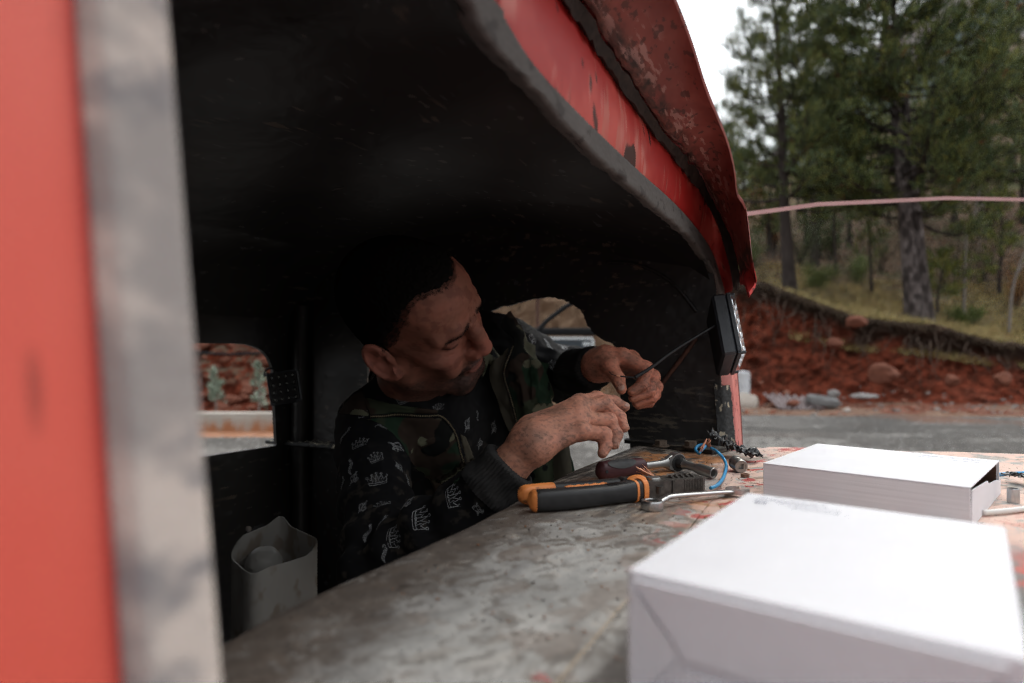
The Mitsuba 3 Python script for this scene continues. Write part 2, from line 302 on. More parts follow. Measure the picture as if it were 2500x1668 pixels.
# rubber seal, top run: a rounded bead laid over the frame's flange
def bead(p0, p1, h, back=.012):
    rows = []
    mid = np.linspace(0, 1, 11)
    b = p0.copy(); b[:, 1] -= back; b[:, 2] += .006; rows.append(cab(*b.T))
    for t in mid:
        q = p0 * (1 - t) + p1 * t; q = q.copy(); q[:, 1] += h * (1 - (2 * t - 1) ** 8) ** .5; rows.append(cab(*q.T))
    b = p1.copy(); b[:, 1] -= .006; rows.append(cab(*b.T))
    return loft(rows)
obj('window_seal', bead(seal_in, seal_out, .0038), 'weathered_rubber', truck, True, 'grey weathered rubber seal along the top of the windscreen opening')
# red frame panel above the seal, up to the drip rail
obj('window_frame', loft(ribs(seal_out - [0, .003, .002], gap, 9, .004)), 'red_paint', truck, True, 'faded red paint band above the windscreen seal')
# black joint between frame and rail, then the rail itself with a rusty underside and a folded rim
g2 = gap + np.array([0, .006, -.004]) + np.stack([np.zeros(NS), np.abs(wob) * .006, -np.abs(jit) * .022], 1)
g3 = gap + np.array([0, .012, .006]) + np.stack([np.zeros(NS), jit * .006, wob * .006], 1)
def seal_c(p, n, uv): return mix((.012, .010, .009), (.045, .03, .024), fbm(p.x * 120, p.y * 120, p.z * 120, 3))
mat('old_sealant', bump(P(proc(seal_c), .8, spec=.2), lambda p, n, uv: fbm(p.x * 240, p.y * 240, p.z * 240, 3), .002))
obj('joint_sealant', loft([cab(*gap.T), cab(*(gap + [0, .004, -.003] + np.stack([0 * jit, 0 * jit, -np.abs(jit) * .012], 1)).T), cab(*g2.T), cab(*g3.T)]), 'old_sealant', truck, False, 'cracked black sealant in the joint under the drip rail')
rr = []
for t, dz in ((0, .004), (.12, .000), (.35, .006), (.6, .010), (.82, .008), (1, 0)):
    q = g3 * (1 - t) + outer * t; q = q.copy(); q[:, 2] += dz + (meshkit.fbm(q * 30, 3, 3) - .5) * .0022; rr.append(cab(*q.T))
rim = outer + [0, .0015, .004]; rr.append(cab(*rim.T))
for t, dz in ((1, .008), (.6, .02), (.2, .024), (0, .03)):
    q = g3 * (1 - t) + outer * t; q = q.copy(); q[:, 2] += dz; rr.append(cab(*q.T))
rail = loft(rr)
endcap = TM(np.vstack([np.array(rr)[:, -1], np.array(rr)[:, -1].mean(0)]), [[i, (i + 1) % len(rr), len(rr)] for i in range(len(rr))])
obj('drip_rail', cat([rail, endcap]), 'rusty_paint', truck, 40, 'rusted red drip rail overhanging the windscreen')
# outer roof skin from the rail back over the cab
roof_rows = [cab(*(g3 * [1, 1, 1] + [0, .0, .03]).T)]
for nn_, zz in ((-.10, .335), (-.25, .37), (-.5, .38), (-.8, .34), (-.98, .26), (-1.04, .15)):
    q = g3.copy(); q[:, 1] = nn_; q[:, 2] = zz - np.clip(q[:, 0] - 0.02, 0, 1) * .6; q[:, 0] = np.minimum(q[:, 0], .09); roof_rows.append(cab(*q.T))
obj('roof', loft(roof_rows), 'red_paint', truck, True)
# interior shell: ceiling curving down into the rear wall
aa = np.linspace(-1.22, .06, 40)
top = np.interp(aa, seal_in[:, 0], seal_in[:, 2])
prof = [(-.055, .004), (-.09, .03), (-.2, .055), (-.45, .075), (-.7, .06), (-.86, .03), (-.95, -.03), (-1.0, -.12)]
ceil = []
for n_, dz in prof:
    z_ = np.where(n_ > -.3, top + dz, .19 + dz); z_ = z_ - .5 * np.clip(aa - .0, 0, 1) ** 1.2
    ceil.append(cab(aa, np.full(40, n_) + (0.0 if n_ < -.1 else rake(top) + .05), z_ + (meshkit.fbm(np.stack([aa * 7, aa * 0 + n_ * 7, aa * 0], 1), 3, 2) - .5) * .012))
obj('ceiling', loft(ceil), 'black_paint', truck, True)
# walls with openings, 8 mm thick
def wall(poly2, origin, ux, uz, nrm, th=.008):
    return place(extrude(poly2, th, 0), origin, ux, uz, nrm)
def uvR(p): q = tocab(p); return (q[0], q[2])       # rear wall coordinates (a, z)
rearwin = Polygon([uvR(onR(*q)) for q in [(330, 1142), (675, 1088), (670, 985), (666, 900), (655, 874), (642, 858), (624, 848), (600, 841), (570, 839), (330, 836)]]).buffer(-.004).buffer(.004)
rear = Polygon([(-1.22, -1.0), (.06, -1.0), (.06, .075), (-1.22, .075)]).difference(rearwin)
obj('back_panel', wall(rear, cab(0, -1.0, 0), A, Z, -N), 'black_paint', truck)
def uvW(p): q = tocab(p); return (q[1], q[2])       # side wall coordinates (n, z)
dpts = [uvW(onW(*q)) for q in [(1180, 765), (1235, 748), (1262, 741), (1290, 733), (1318, 728), (1345, 726), (1372, 731), (1395, 742), (1412, 754), (1424, 768), (1430, 786), (1440, 803), (1455, 818), (1475, 832), (1500, 845), (1511, 900), (1516, 985), (1534, 1060), (1538, 1083)]]
rj = np.random.default_rng(3)
dense = spline(np.array(dpts), 90); dense[:60] += rj.normal(size=(60, 2)) * .0009
door = Polygon([tuple(q) for q in dense] + [(dpts[-1][0], -.95), (-.80, -.95), (-.80, .06), (-.72, .085)]).buffer(0)
side = Polygon([(.02, -1.0), (-1.0, -1.0), (-1.0, .20), (-.86, .26), (-.6, .30), (-.10, .30), (-.045, .2), (-.03, .1)]).difference(door)
obj('door_wall', wall(side, cab(.05, 0, 0), N, Z, A), 'black_paint', truck, label='black inner side wall with the ragged door opening')
near = Polygon([(.0, -1.0), (-1.0, -1.0), (-1.0, .1), (-.9, .27), (-.5, .32), (-.1, .3), (-.04, .2)])  # unseen near side, shaped without a door window to keep the interior dark
obj('side_wall', wall(near, cab(-1.2, 0, 0), N, Z, A), 'red_paint', truck)
obj('side_liner', wall(near, cab(-1.19, 0, 0), N, Z, A, .004), 'black_paint', truck)
obj('cab_floor', place(box((1.28, 1.0, .02)), cab(-.58, -.5, -1.0), A, N, Z), 'black_paint', truck)
# left windscreen pillar: red outer skin, seal bead
pz = np.linspace(-.20, .30, 24)
def vcol(a, off, z): return np.stack([np.full_like(z, a), rake(z) + off, z], 1)
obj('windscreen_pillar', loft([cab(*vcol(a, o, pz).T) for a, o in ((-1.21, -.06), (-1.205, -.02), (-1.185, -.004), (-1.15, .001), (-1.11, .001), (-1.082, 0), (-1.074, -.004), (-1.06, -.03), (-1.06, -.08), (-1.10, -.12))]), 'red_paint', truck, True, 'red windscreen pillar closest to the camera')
s0, s1 = vcol(-1.051, 0, pz), vcol(-1.081, .0, pz)
obj('pillar_seal', bead(s0, s1, .006), 'weathered_rubber', truck, True, 'thick grey rubber strip on the near pillar')
# far pillar: inner flange, red outer return
fp = [(1783, 895), (1788, 960), (1793, 1020), (1797, 1100)]
pin = rs(np.vstack([np.array([onO(1771, 726, -.012), onO(1776, 790, -.01)]), [onO(x, y) for x, y in fp]]), 50)
pout = pin + np.array([.085, -.012, 0]); pmid = pin + np.array([.050, .006, 0])
pback = pin + np.array([-.012, -.012, 0]); pback2 = pin + np.array([-.012, -.05, 0])
mat('faded_red', P(proc(lambda p, n, uv: mix(mix((.50, .12, .10), (.62, .27, .23), fbm(p.x * 30, p.y * 30, p.z * 12, 4)), (.12, .03, .025), smoothstep(.64, .72, fbm(p.x * 130, p.y * 130, p.z * 50, 4)))), .6))
obj('windscreen_pillar', loft([cab(*q.T) for q in (pback2, pback, pin + [-.004, .002, 0], pin + [.006, .003, 0], pmid, pout, pout + [.0, -.05, 0])]), 'faded_red', truck, 40, 'chipped red windscreen pillar at the far end')
# torn remains of the seal low on the far pillar
low = rs(np.array([onO(1779, 940), onO(1786, 1010), onO(1792, 1092)]), 30); w2 = (meshkit.noise(np.stack([np.arange(30) * .8, np.zeros(30), np.zeros(30)], 1), 4))
lo_in = low + np.stack([-.030 - .0 * w2, -.010 + 0 * w2, 0 * w2], 1); lo_out = low + np.stack([-.004 + .004 * w2, .001 + .002 * w2, 0 * w2], 1)
def torn_c(p, n, uv): return mix((.012, .012, .012), (.36, .31, .23), smoothstep(.63, .68, fbm(p.x * 120, p.y * 120, p.z * 60, 4)))
mat('torn_rubber', bump(P(proc(torn_c), .7), lambda p, n, uv: fbm(p.x * 200, p.y * 200, p.z * 200, 3), .003))
obj('torn_seal', bead(lo_in, lo_out, .003), 'torn_rubber', truck, True, 'torn black seal remnant flaked with beige on the far pillar')
# cowl: one sheet with a rolled inner lip, a seam and the outer panel
edge = spline(np.array([onS(x, y)[:2] for x, y in [(340, 1660), (533, 1556), (660, 1487), (795, 1424), (887, 1383), (1058, 1311), (1202, 1244), (1380, 1150), (1480, 1110), (1540, 1086)]]), 120)
edge = np.vstack([edge[0] - (edge[5] - edge[0]) * 3, edge])
e3 = np.column_stack([edge, np.full(len(edge), SILL)]); ec = tocab(e3); wv = (meshkit.fbm(ec * [14, 0, 0], 3, 6) - .5)
ec[:, 1] += wv * .004
rows = []
for dn, dz in ((-.002, -.06), (-.004, -.022), (-.001, -.009), (.006, -.003), (.016, -.0005), (.03, 0)):
    q = ec.copy(); q[:, 1] += dn; q[:, 2] += dz; rows.append(q)
for t in np.linspace(.08, 1, 22):
    q = ec.copy(); q[:, 1] = (ec[:, 1] + .03) * (1 - t) + .040 * t; rows.append(q)
def dents(q):
    q = q.copy(); q[..., 2] += (meshkit.fbm(q * [9, 9, 0], 3, 8) - .5) * .003; return q
rows = [dents(q) if i > 5 else q for i, q in enumerate(rows)]
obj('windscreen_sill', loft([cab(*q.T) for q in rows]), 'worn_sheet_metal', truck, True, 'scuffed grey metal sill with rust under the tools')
# outer panel beyond the seam, slightly lower edge rolled into the joint
la = np.concatenate([np.linspace(-1.75, .0, 110), [.02, .03]])
orow = []
for n_, dz in ((.0405, -.008), (.0410, -.001), (.043, .0016), (.047, .0016), (.051, -.0006)):
    fade = np.clip((-.50 - la) / .12, 0, 1); orow.append(np.stack([la, np.full_like(la, n_) - (1 - fade) * .001, -.17 + dz * fade - (1 - fade) * .0004 * (dz < 0)], 1))
for n_ in np.linspace(.06, 1.1, 60):
    q = np.stack([la, np.full_like(la, n_), np.full_like(la, -.17)], 1)
    q[-2:, 0] += 0; q[:, 0] = la + np.clip((la + .25) / .28, 0, 1) * n_ * .25
    orow.append(dents(q))
orow = np.array(orow)
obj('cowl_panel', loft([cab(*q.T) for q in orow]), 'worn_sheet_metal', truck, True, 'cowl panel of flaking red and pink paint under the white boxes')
fe = orow[:, -1]; obj('cowl_side', loft([cab(*fe.T), cab(*(fe + [.004, 0, -.01]).T), cab(*(fe + [.004, 0, -.5]).T)]), 'red_paint', truck, 40)
# sill end bracket with bolts along the foot of the side wall
bz = -.166
b0, b1 = tocab(onS(1524, 1082, bz)), tocab(onS(1778, 1100, bz))
flange = extrude(Polygon([(b0[0] + .045, b0[1] - .012), (b0[0] + .02, b0[1] - .006), (b1[0] - .03, b1[1] - .02), (b1[0] + .02, b1[1])]), .006)
obj('base_flange', place(flange, cab(0, 0, bz - .003), A, N, Z), 'black_paint', truck)
for x, y in ((1614, 1084), (1686, 1086)):
    c = tocab(onS(x, y, -.158)); hx = extrude(Point(0, 0).buffer(.0105, quad_segs=2).intersection(Polygon([(.0105 * math.cos(i * math.pi / 3), .0105 * math.sin(i * math.pi / 3)) for i in range(6)])), .008)
    hx = cat([hx, lathe([(0, -.002), (.0135, -.002), (.0135, .0005), (0, .0005)], 20)])
    obj('bolt', place(hx, cab(c[0], c[1], -.160), A, N, Z), 'dark_bolt', truck)
# reinforcing ribs, ledge, brace on the inner walls
def wtube(pts, r, a=.045): return tube(spline(np.array([onW(x, y, a) for x, y in pts]), 40), r, 6)
def rustdk(p, n, uv): return mix((.03, .014, .010), (.10, .035, .02), fbm(p.x * 90, p.y * 90, p.z * 90, 3))
mat('dark_rust', P(proc(rustdk), .7))
obj('brace_rod', wtube([(1590, 975), (1625, 925), (1660, 880), (1700, 825)], .004, .043), 'dark_rust', truck, True)
obj('wheel_arch_rib', wtube([(1480, 640), (1560, 648), (1640, 690), (1700, 760)], .003, .044), 'black_paint', truck, True)
l0, l1 = tocab(onW(690, 1086, .03)), tocab(onW(832, 1078, .03))
obj('wall_ledge', place(box((.05, abs(l1[1] - l0[1]) + .05, .008), bevel=.002), cab(.022, (l0[1] + l1[1]) / 2, (l0[2] + l1[2]) / 2), A, N, Z), 'torn_rubber', truck)
obj('corner_post', tube(cab(np.full(12, .035), np.full(12, -.985), np.linspace(-1.0, .1, 12)), .022, 10), 'black_paint', truck, True)
# ------------------------------------------------------------------ outside: road, verge, bank, hillside
def lipz(X): return np.interp(X, [-40, -8, -5, 0, 4, 6.4, 9.1, 10.7, 12.3, 13.3, 18, 40], [3.4, 2.9, 2.8, 2.5, 3.0, 3.05, 2.15, 1.95, 1.5, 1.37, 1.2, 1.0])
def footy(X): return 11.55 + 5.0 * (0.5 + 0.5 * np.tanh((np.asarray(X, float) - 1.0) / 2.6)) + .25 * np.sin(np.asarray(X) * .9) - .12 * np.clip(np.asarray(X) - 12, 0, 30)
def hillg(X, dy):
    return np.interp(np.asarray(X) / np.maximum(footy(X) + dy, 5), [-.6, -.3, .0, .33, .45, .6, .75, 1.2], [.42, .40, .26, .24, .30, .40, .52, .62])
PROF = np.array([(-.3, -.02), (0, .0), (.25, .05), (.5, .13), (.75, .24), (.95, .36), (1.1, .5), (1.2, .64), (1.24, .78), (1.16, .88), (1.10, .945), (1.16, .985), (1.35, 1.0), (1.7, 1.015)])
def ground_z(X, dy):
    """Height of the hillside dy metres behind the bank's foot."""
    L = lipz(X); base = np.interp(dy, PROF[9:, 0], PROF[9:, 1]) * L
    s = np.clip(dy - 1.7, 0, 7.0) * np.interp(X, [5.5, 9.5], [.13, .33]) + np.clip(dy - 8.7, 0, 300) * hillg(X, dy)
    return np.where(dy < 1.2, np.interp(dy, PROF[:9, 0], PROF[:9, 1]) * L, base + s)
def on_hill(X, Y): return float(ground_z(X, Y - footy(X)))
xs = np.concatenate([np.linspace(-70, -9, 40)[:-1], np.linspace(-9, 22, 520), np.linspace(22, 110, 50)[1:]])
tt = np.concatenate([PROF[:, 0], np.linspace(1.7, 9, 80)[1:], 9 + 150 * np.linspace(0, 1, 90)[1:] ** 1.7])
# finer rows on the cut face
pf = np.concatenate([np.column_stack([np.interp(np.linspace(0, len(PROF) - 1, 90), np.arange(len(PROF)), PROF[:, k]) for k in (0, 1)])])
rows = []
for dy, fr in pf:
    rows.append(np.stack([xs, footy(xs) + dy, lipz(xs) * fr], 1))
for dy in tt[tt > 1.7]:
    rows.append(np.stack([xs, footy(xs) + dy, ground_z(xs, np.full_like(xs, dy))], 1))
hv = np.array(rows); nf = len(pf)
Q1 = trimesh.transformations.random_rotation_matrix(np.array([.3, .7, .45]))[:3, :3]; Q2 = trimesh.transformations.random_rotation_matrix(np.array([.8, .2, .65]))[:3, :3]
warp = (np.stack([meshkit.fbm(hv @ Q1.T * 2.1 + k_ * 9, 3, 30 + k_) for k_ in range(3)], -1) - .5) * .7; hw0 = hv + warp
d1 = meshkit.fbm(hw0 @ Q1.T * 1.25, 5, 1) - .5; d2 = meshkit.fbm(hw0 @ Q2.T * 4.3, 4, 2) - .5; d2 = d2 + (meshkit.fbm(hw0 @ Q1.T * 11, 2, 8) - .5) * .35
k = np.ones(len(hv)); k[:8] = np.linspace(0, 1, 8)
face = np.zeros(len(hv)); face[:nf] = np.sin(np.linspace(0, np.pi, nf)) ** .6
hv[..., 1] -= (d1 * .8 + d2 * .5) * face[:, None]
hv[..., 2] += (d1 * .35 + d2 * .12) * k[:, None] * np.where(np.arange(len(hv)) < nf, .7, 1.0)[:, None]
hillm = loft(hv, flip=False)
def hill_c(p, n, uv):
    f = fbm(p.x * 1.4, p.y * 1.4, p.z * 1.4, 4); g = fbm(p.x * 7, p.y * 7, p.z * 7, 4); h = noise(p.x * 30, p.y * 30, p.z * 30)
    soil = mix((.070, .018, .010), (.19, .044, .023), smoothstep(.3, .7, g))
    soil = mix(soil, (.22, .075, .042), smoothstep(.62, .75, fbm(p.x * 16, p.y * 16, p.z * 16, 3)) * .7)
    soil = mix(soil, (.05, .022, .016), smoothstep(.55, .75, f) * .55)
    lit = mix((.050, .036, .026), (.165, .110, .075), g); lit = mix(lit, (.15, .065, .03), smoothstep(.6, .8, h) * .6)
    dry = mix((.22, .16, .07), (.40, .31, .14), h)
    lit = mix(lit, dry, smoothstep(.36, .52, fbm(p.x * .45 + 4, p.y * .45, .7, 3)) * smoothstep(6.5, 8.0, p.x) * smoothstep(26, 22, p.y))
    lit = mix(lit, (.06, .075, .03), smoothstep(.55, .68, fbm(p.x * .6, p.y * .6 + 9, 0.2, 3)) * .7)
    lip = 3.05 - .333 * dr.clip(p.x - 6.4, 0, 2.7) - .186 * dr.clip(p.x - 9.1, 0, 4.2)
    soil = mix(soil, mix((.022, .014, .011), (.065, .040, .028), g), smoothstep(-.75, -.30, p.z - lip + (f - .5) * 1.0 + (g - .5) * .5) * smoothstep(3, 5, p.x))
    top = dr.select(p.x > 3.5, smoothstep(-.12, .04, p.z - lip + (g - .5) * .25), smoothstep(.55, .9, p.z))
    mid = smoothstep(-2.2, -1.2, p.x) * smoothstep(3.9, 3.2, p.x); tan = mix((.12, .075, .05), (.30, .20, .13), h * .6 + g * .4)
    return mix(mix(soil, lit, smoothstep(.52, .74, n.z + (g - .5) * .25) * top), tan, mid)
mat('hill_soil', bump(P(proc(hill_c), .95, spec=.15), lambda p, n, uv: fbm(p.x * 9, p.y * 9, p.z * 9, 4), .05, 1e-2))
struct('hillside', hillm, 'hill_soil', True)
def soil_c(p, n, uv):
    g = fbm(p.x * 3, p.y * 3, 0.3, 4); h = noise(p.x * 24, p.y * 24, 0.0)
    c = mix((.11, .058, .04), (.22, .14, .10), g); c = mix(c, (.13, .042, .026), smoothstep(.5, .7, fbm(p.x * 1.1, p.y * 1.4, 2, 3)))
    return mix(c, (.34, .28, .24), smoothstep(.82, .92, h))
mat('verge_soil', bump(P(proc(soil_c), .95, spec=.15), lambda p, n, uv: fbm(p.x * 14, p.y * 14, 0, 3), .02, 5e-3))
gx = np.concatenate([[-1200, -400, -150], np.linspace(-60, 110, 60), [250, 600, 1400]]); gy = np.concatenate([[-900, -200, -60], np.linspace(-20, 40, 40), [120, 500, 1600]])
G = np.stack(np.meshgrid(gx, gy), -1); struct('ground', loft(np.concatenate([G, np.zeros(G.shape[:2] + (1,))], -1)), 'verge_soil')
def road_c(p, n, uv):
    g = fbm(p.x * 1.3, p.y * 1.3, 1.0, 4); h = noise(p.x * 40, p.y * 40, 0.0); q = noise(p.x * 17, p.y * 17, 5.0)
    c = mix((.046, .042, .038), (.095, .086, .079), g)
    c = mix(c, (.27, .25, .235), smoothstep(.74, .88, h) * .8)
    c = mix(c, (.22, .205, .19), smoothstep(.52, .68, fbm(p.x * .7 + 3, p.y * 1.8, 6.0, 4)) * smoothstep(.3, .6, q) * .8)
    return mix(c, (.16, .085, .06), smoothstep(.55, .72, fbm(p.x * .5, p.y * 1.6, 9.0, 4)) * smoothstep(9.5, 12.5, p.y) * .8)
mat('asphalt', bump(P(proc(road_c), .85, spec=.3), lambda p, n, uv: noise(p.x * 45, p.y * 45, 0) + fbm(p.x * 12, p.y * 12, 0, 2), .012, 4e-3))
rx = np.linspace(-60, 110, 700); ry = np.minimum(np.where(rx < -1.5, 10.68, 10.68 + (rx + 1.5) * .75), 13.6) + np.where(rx > -1.5, (meshkit.fbm(np.stack([rx * .8, rx * 0, rx * 0], 1), 4, 3) - .5) * .9, 0)
struct('road', loft([np.stack([rx, np.full_like(rx, -30), np.full_like(rx, .004)], 1), np.stack([rx, ry - 1, np.full_like(rx, .006)], 1), np.stack([rx, ry, np.full_like(rx, .004)], 1)], flip=True), 'asphalt')
# far mountain on the right
mx = np.linspace(60, 900, 90); my = np.linspace(260, 800, 50); M = np.stack(np.meshgrid(mx, my), -1)
mh = 330 * np.exp(-((M[..., 0] - 420) / 200) ** 2) * np.clip((M[..., 1] - 260) / 250, 0, 1) ** .9
m3p = np.concatenate([M, mh[..., None]], -1); m3p[..., 2] += (meshkit.fbm(m3p * .02, 5, 5) - .5) * 45 * np.clip(mh / 60, 0, 1) - 1
def mtn_c(p, n, uv):
    f = fbm(p.x * .03, p.y * .03, p.z * .03, 5); return mix((.10, .125, .12), (.26, .22, .22), smoothstep(.45, .62, f))
mat('mountain_rock', P(proc(mtn_c), .95, spec=.1))
struct('mountain', loft(m3p), 'mountain_rock', True)

# ------------------------------------------------------------------ foliage helpers
def bark_c(p, n, uv):
    f = fbm(p.x * 11, p.y * 11, p.z * 4, 4); g = noise(p.x * 22, p.y * 22, p.z * 9)
    return mix(mix((.038, .030, .028), (.125, .103, .098), smoothstep(.34, .66, f)), (.20, .172, .167), smoothstep(.58, .75, g) * smoothstep(.4, .6, f))
mat('pine_bark', bump(P(proc(bark_c), .95, spec=.15), lambda p, n, uv: fbm(p.x * 14, p.y * 14, p.z * 5, 3), .05, 5e-3))
def dbark_c(p, n, uv): return mix((.018, .014, .013), (.075, .06, .055), fbm(p.x * 12, p.y * 12, p.z * 5, 4))
mat('dark_bark', P(proc(dbark_c), .95, spec=.15))
GREENS = np.array([(.026, .044, .021), (.042, .064, .026), (.060, .084, .032), (.034, .056, .034), (.075, .092, .032)]) * np.array([2.7, 2.25, 1.9])
def pine(name, label, base, h, spread, crown0, seed, dens=1.0, r0=.16, lean=(0, 0), trunks=1, bark='pine_bark', tuft=.15, nn=16, group=None, tint=(1, 1, 1), yellow=0.0):
    g = np.random.default_rng(seed); base = np.asarray(base, float); key = thing(name, label, 'tree', group)
    tm, bm, tufts, tdir = [], [], [], []
    for q in range(trunks):
        off = np.array([0, 0, 0.0]) if trunks == 1 else np.array([(-.15, .17)[q], (.0, .1)[q], 0])
        z = np.linspace(0, 1, 26); ln = np.array(lean) * (1 if q == 0 else .85)
        path = base + off * (1 - z[:, None] * .2) + np.stack([ln[0] * z + .12 * np.sin(z * 5 + seed) * z, ln[1] * z, h * (z if q == 0 else z * .9)], 1)
        path[0, 2] -= .35
        r = r0 * (1 - .86 * z ** .9) * (1 + .35 * np.exp(-z * 22)); tm.append(tube(path, r, 11))
        nl = int(34 * dens)
        for i in range(nl):
            u = crown0 + (1 - crown0) * (i + g.uniform(0, .8)) / nl
            if u > .985: continue
            p0 = np.array([np.interp(u, z, path[:, k]) for k in range(3)]); az = i * 2.4 + g.uniform(-.5, .5)
            prof = (1 - (u - crown0) / (1 - crown0)) ** .75 * .92 + .10
            L = spread * (prof if u > crown0 + .06 else prof * .8) * g.uniform(.6, 1.1); up = g.uniform(-.05, .35) + .5 * (u - crown0)
            s = np.linspace(0, 1, 9)[:, None]; dirh = np.array([math.cos(az), math.sin(az), 0])
            lp = p0 + dirh * L * s + Z * (L * up * s - .10 * L * np.sin(s * np.pi) + .14 * L * s**3) + np.cumsum(g.normal(size=(9, 3)) * .02 * L, 0) * s
            bm.append(tube(lp, (r0 * .30 * (1 - .8 * s[:, 0]) * prof ** .4 * (.5 + .5 * min(1, L / spread))), 5, caps=False))
            nb = max(3, int(8 * dens * (L / 1.5)))
            for j in range(nb):
                t = g.uniform(.28, 1) ** .8; q0 = np.array([np.interp(t, s[:, 0], lp[:, k]) for k in range(3)])
                a2 = az + g.choice([-1, 1]) * g.uniform(.3, 1.2); l2 = L * g.uniform(.16, .34) * (1.15 - t * .45)
                dv = norm(np.array([math.cos(a2), math.sin(a2), g.uniform(-.05, .75)])); e = q0 + dv * l2
                bm.append(tube(np.stack([q0, (q0 + e) / 2 - Z * .02, e]), [.010, .007, .004], 3, caps=False))
                m = int(g.integers(5, 9)); ts = g.uniform(.25, 1.05, m)[:, None]
                tufts.append(q0 + dv * l2 * ts + g.normal(size=(m, 3)) * .07); tdir.append(norm(dv * .7 + np.array([0, 0, .55]) + g.normal(size=(m, 3)) * .35))
    c, d = np.vstack(tufts), np.vstack(tdir); n = len(c)
    cols = GREENS[g.integers(0, len(GREENS), n)] * g.uniform(.7, 1.3, (n, 1)) * np.array(tint)
    if yellow: cols = np.where(g.uniform(size=(n, 1)) < yellow, np.array([.20, .075, .03]), cols)
    sh = g.uniform(0, 1, (n * nn, 1)); ax_ = np.repeat(d, nn, 0); cc = np.repeat(c, nn, 0) + ax_ * sh * tuft * 1.3; dd = norm(ax_ * (.55 + .9 * sh) + g.normal(size=(n * nn, 3)) * .45)
    v = blades(cc, dd, g.uniform(.6, 1.05, n * nn) * tuft * .85, tuft * .12, g)
    col = np.repeat(np.repeat(cols, nn, 0), 3, 0)
    obj('trunk', cat(tm), bark, key, True)
    obj('limbs', cat(bm), 'dark_bark', key, True)
    obj('crown', tri_mesh(v), 'leafy', key, False, color=col)
    return key
def base_at(x, y, d): return W(x, y, d)
def hb(x, d, dz=0.0):
    """A point on the hillside below pixel column x at depth d."""
    X = (x - CX) / F * d; return np.array([X, d, on_hill(X, d) + dz])
pine('pine_tree', 'tall pine with one slender dark trunk beside the truck roof', hb(1930, 19.6), 9.6, 2.55, .27, 11, 1.75, .19, (-.55, 0), bark='dark_bark', yellow=.004)
pine('pine_tree', 'large pine with a twin grey trunk on the lip of the bank', hb(2248, 18.8), 13.0, 3.5, .24, 12, 2.25, .23, (-1.15, .2), trunks=2, yellow=.012)
pine('pine_tree', 'big pine crown at the right edge of the photograph', hb(2640, 24), 13.0, 3.9, .24, 13, 2.1, .24, (-.6, 0), yellow=.008)
pine('pine_tree', 'tall pine behind the slender one, crown against the sky', hb(1990, 27), 11.8, 2.5, .34, 14, 1.5, .16, (-.3, 0), bark='dark_bark', tuft=.2)
pine('small_pine', 'young pine with a thin dark stem left of the twin trunk', hb(2128, 22), 3.6, .85, .36, 15, .62, .055, (0, 0), bark='dark_bark', tuft=.15)
pine('small_pine', 'thin young pine behind and left of the young stem', hb(2042, 25), 5.0, 1.0, .40, 16, .65, .06, (-.1, 0), bark='dark_bark', tuft=.17)
pine('small_pine', 'low spreading young pine right of the twin trunk', hb(2290, 20.6), 1.9, .85, .30, 17, .6, .05, (.05, 0), bark='dark_bark', tuft=.15, tint=(1.3, 1.2, .9))
pine('small_pine', 'bushy dark young pine at the right edge under the pink strap', hb(2440, 23.5), 3.6, 1.35, .12, 18, .85, .08, (.1, 0), bark='dark_bark', tint=(1.25, 1.15, .9))
far = [(1820, 31, 4.5), (1880, 30, 4), (2000, 31, 5), (2075, 33, 5.5), (2205, 33, 4.5), (2330, 33, 5), (2400, 30, 4.2), (2500, 31, 5.5), (1760, 40, 8), (2130, 44, 8), (2250, 41, 8), (2390, 52, 10), (2495, 66, 12), (1950, 52, 9), (1800, 46, 9), (1900, 58, 11), (2010, 42, 8), (2090, 50, 9.5), (2180, 62, 11), (2270, 54, 9), (2350, 46, 8), (2440, 58, 11), (2540, 48, 9), (2310, 80, 13), (2430, 92, 14), (2080, 78, 12), (1970, 36, 6.5), (1770, 34, 6), (2480, 38, 6.5), (2170, 36, 5.5)]
for i, (x, d, h) in enumerate(far):
    pine('hill_pine', 'pine in the mixed wood on the hillside behind the bank', hb(x, d), h, h * .24, .22, 40 + i, .72, .13, (0, 0), bark='dark_bark', tuft=.30, nn=9, group='pines in the wood on the hillside', tint=(1.05, 1.0, 1.05))
# undergrowth bushes
def bush(name, label, base, size, seed, cols, n=2600, leaf=.06, cat_='shrub', group=None, stems=7, upright=0.0):
    g = np.random.default_rng(seed); key = thing(name, label, cat_, group); bm, cen = [], []
    for i in range(stems):
        a = g.uniform(0, 6.28); t = np.linspace(0, 1, 7)[:, None]; out = np.array([math.cos(a), math.sin(a), 0]) * size[0] * g.uniform(.2, 1) * (1 - upright)
        p = base + out * t ** 1.3 + Z * size[1] * g.uniform(.6, 1) * t + g.normal(size=(7, 3)) * .03 * size[0]; p[0] = base - Z * .08
        bm.append(tube(p, np.linspace(.016, .004, 7) * (size[1] / 1.0), 4)); cen.append(p[2:])
    cen = np.vstack(cen); c = cen[g.integers(0, len(cen), n)] + g.normal(size=(n, 3)) * np.array([size[0], size[0], size[1]]) * .13
    c[:, 2] = np.maximum(c[:, 2], base[2] + .03)
    d = norm(g.normal(size=(n, 3)) + [0, 0, .5]); col = np.asarray(cols)[g.integers(0, len(cols), n)] * g.uniform(.7, 1.3, (n, 1))
    obj('stems', cat(bm), 'dark_bark', key, True); obj('leaves', tri_mesh(blades(c, d, leaf * g.uniform(.7, 1.3, n), leaf * .5, g)), 'leafy', key, color=np.repeat(col, 3, 0))
    return key
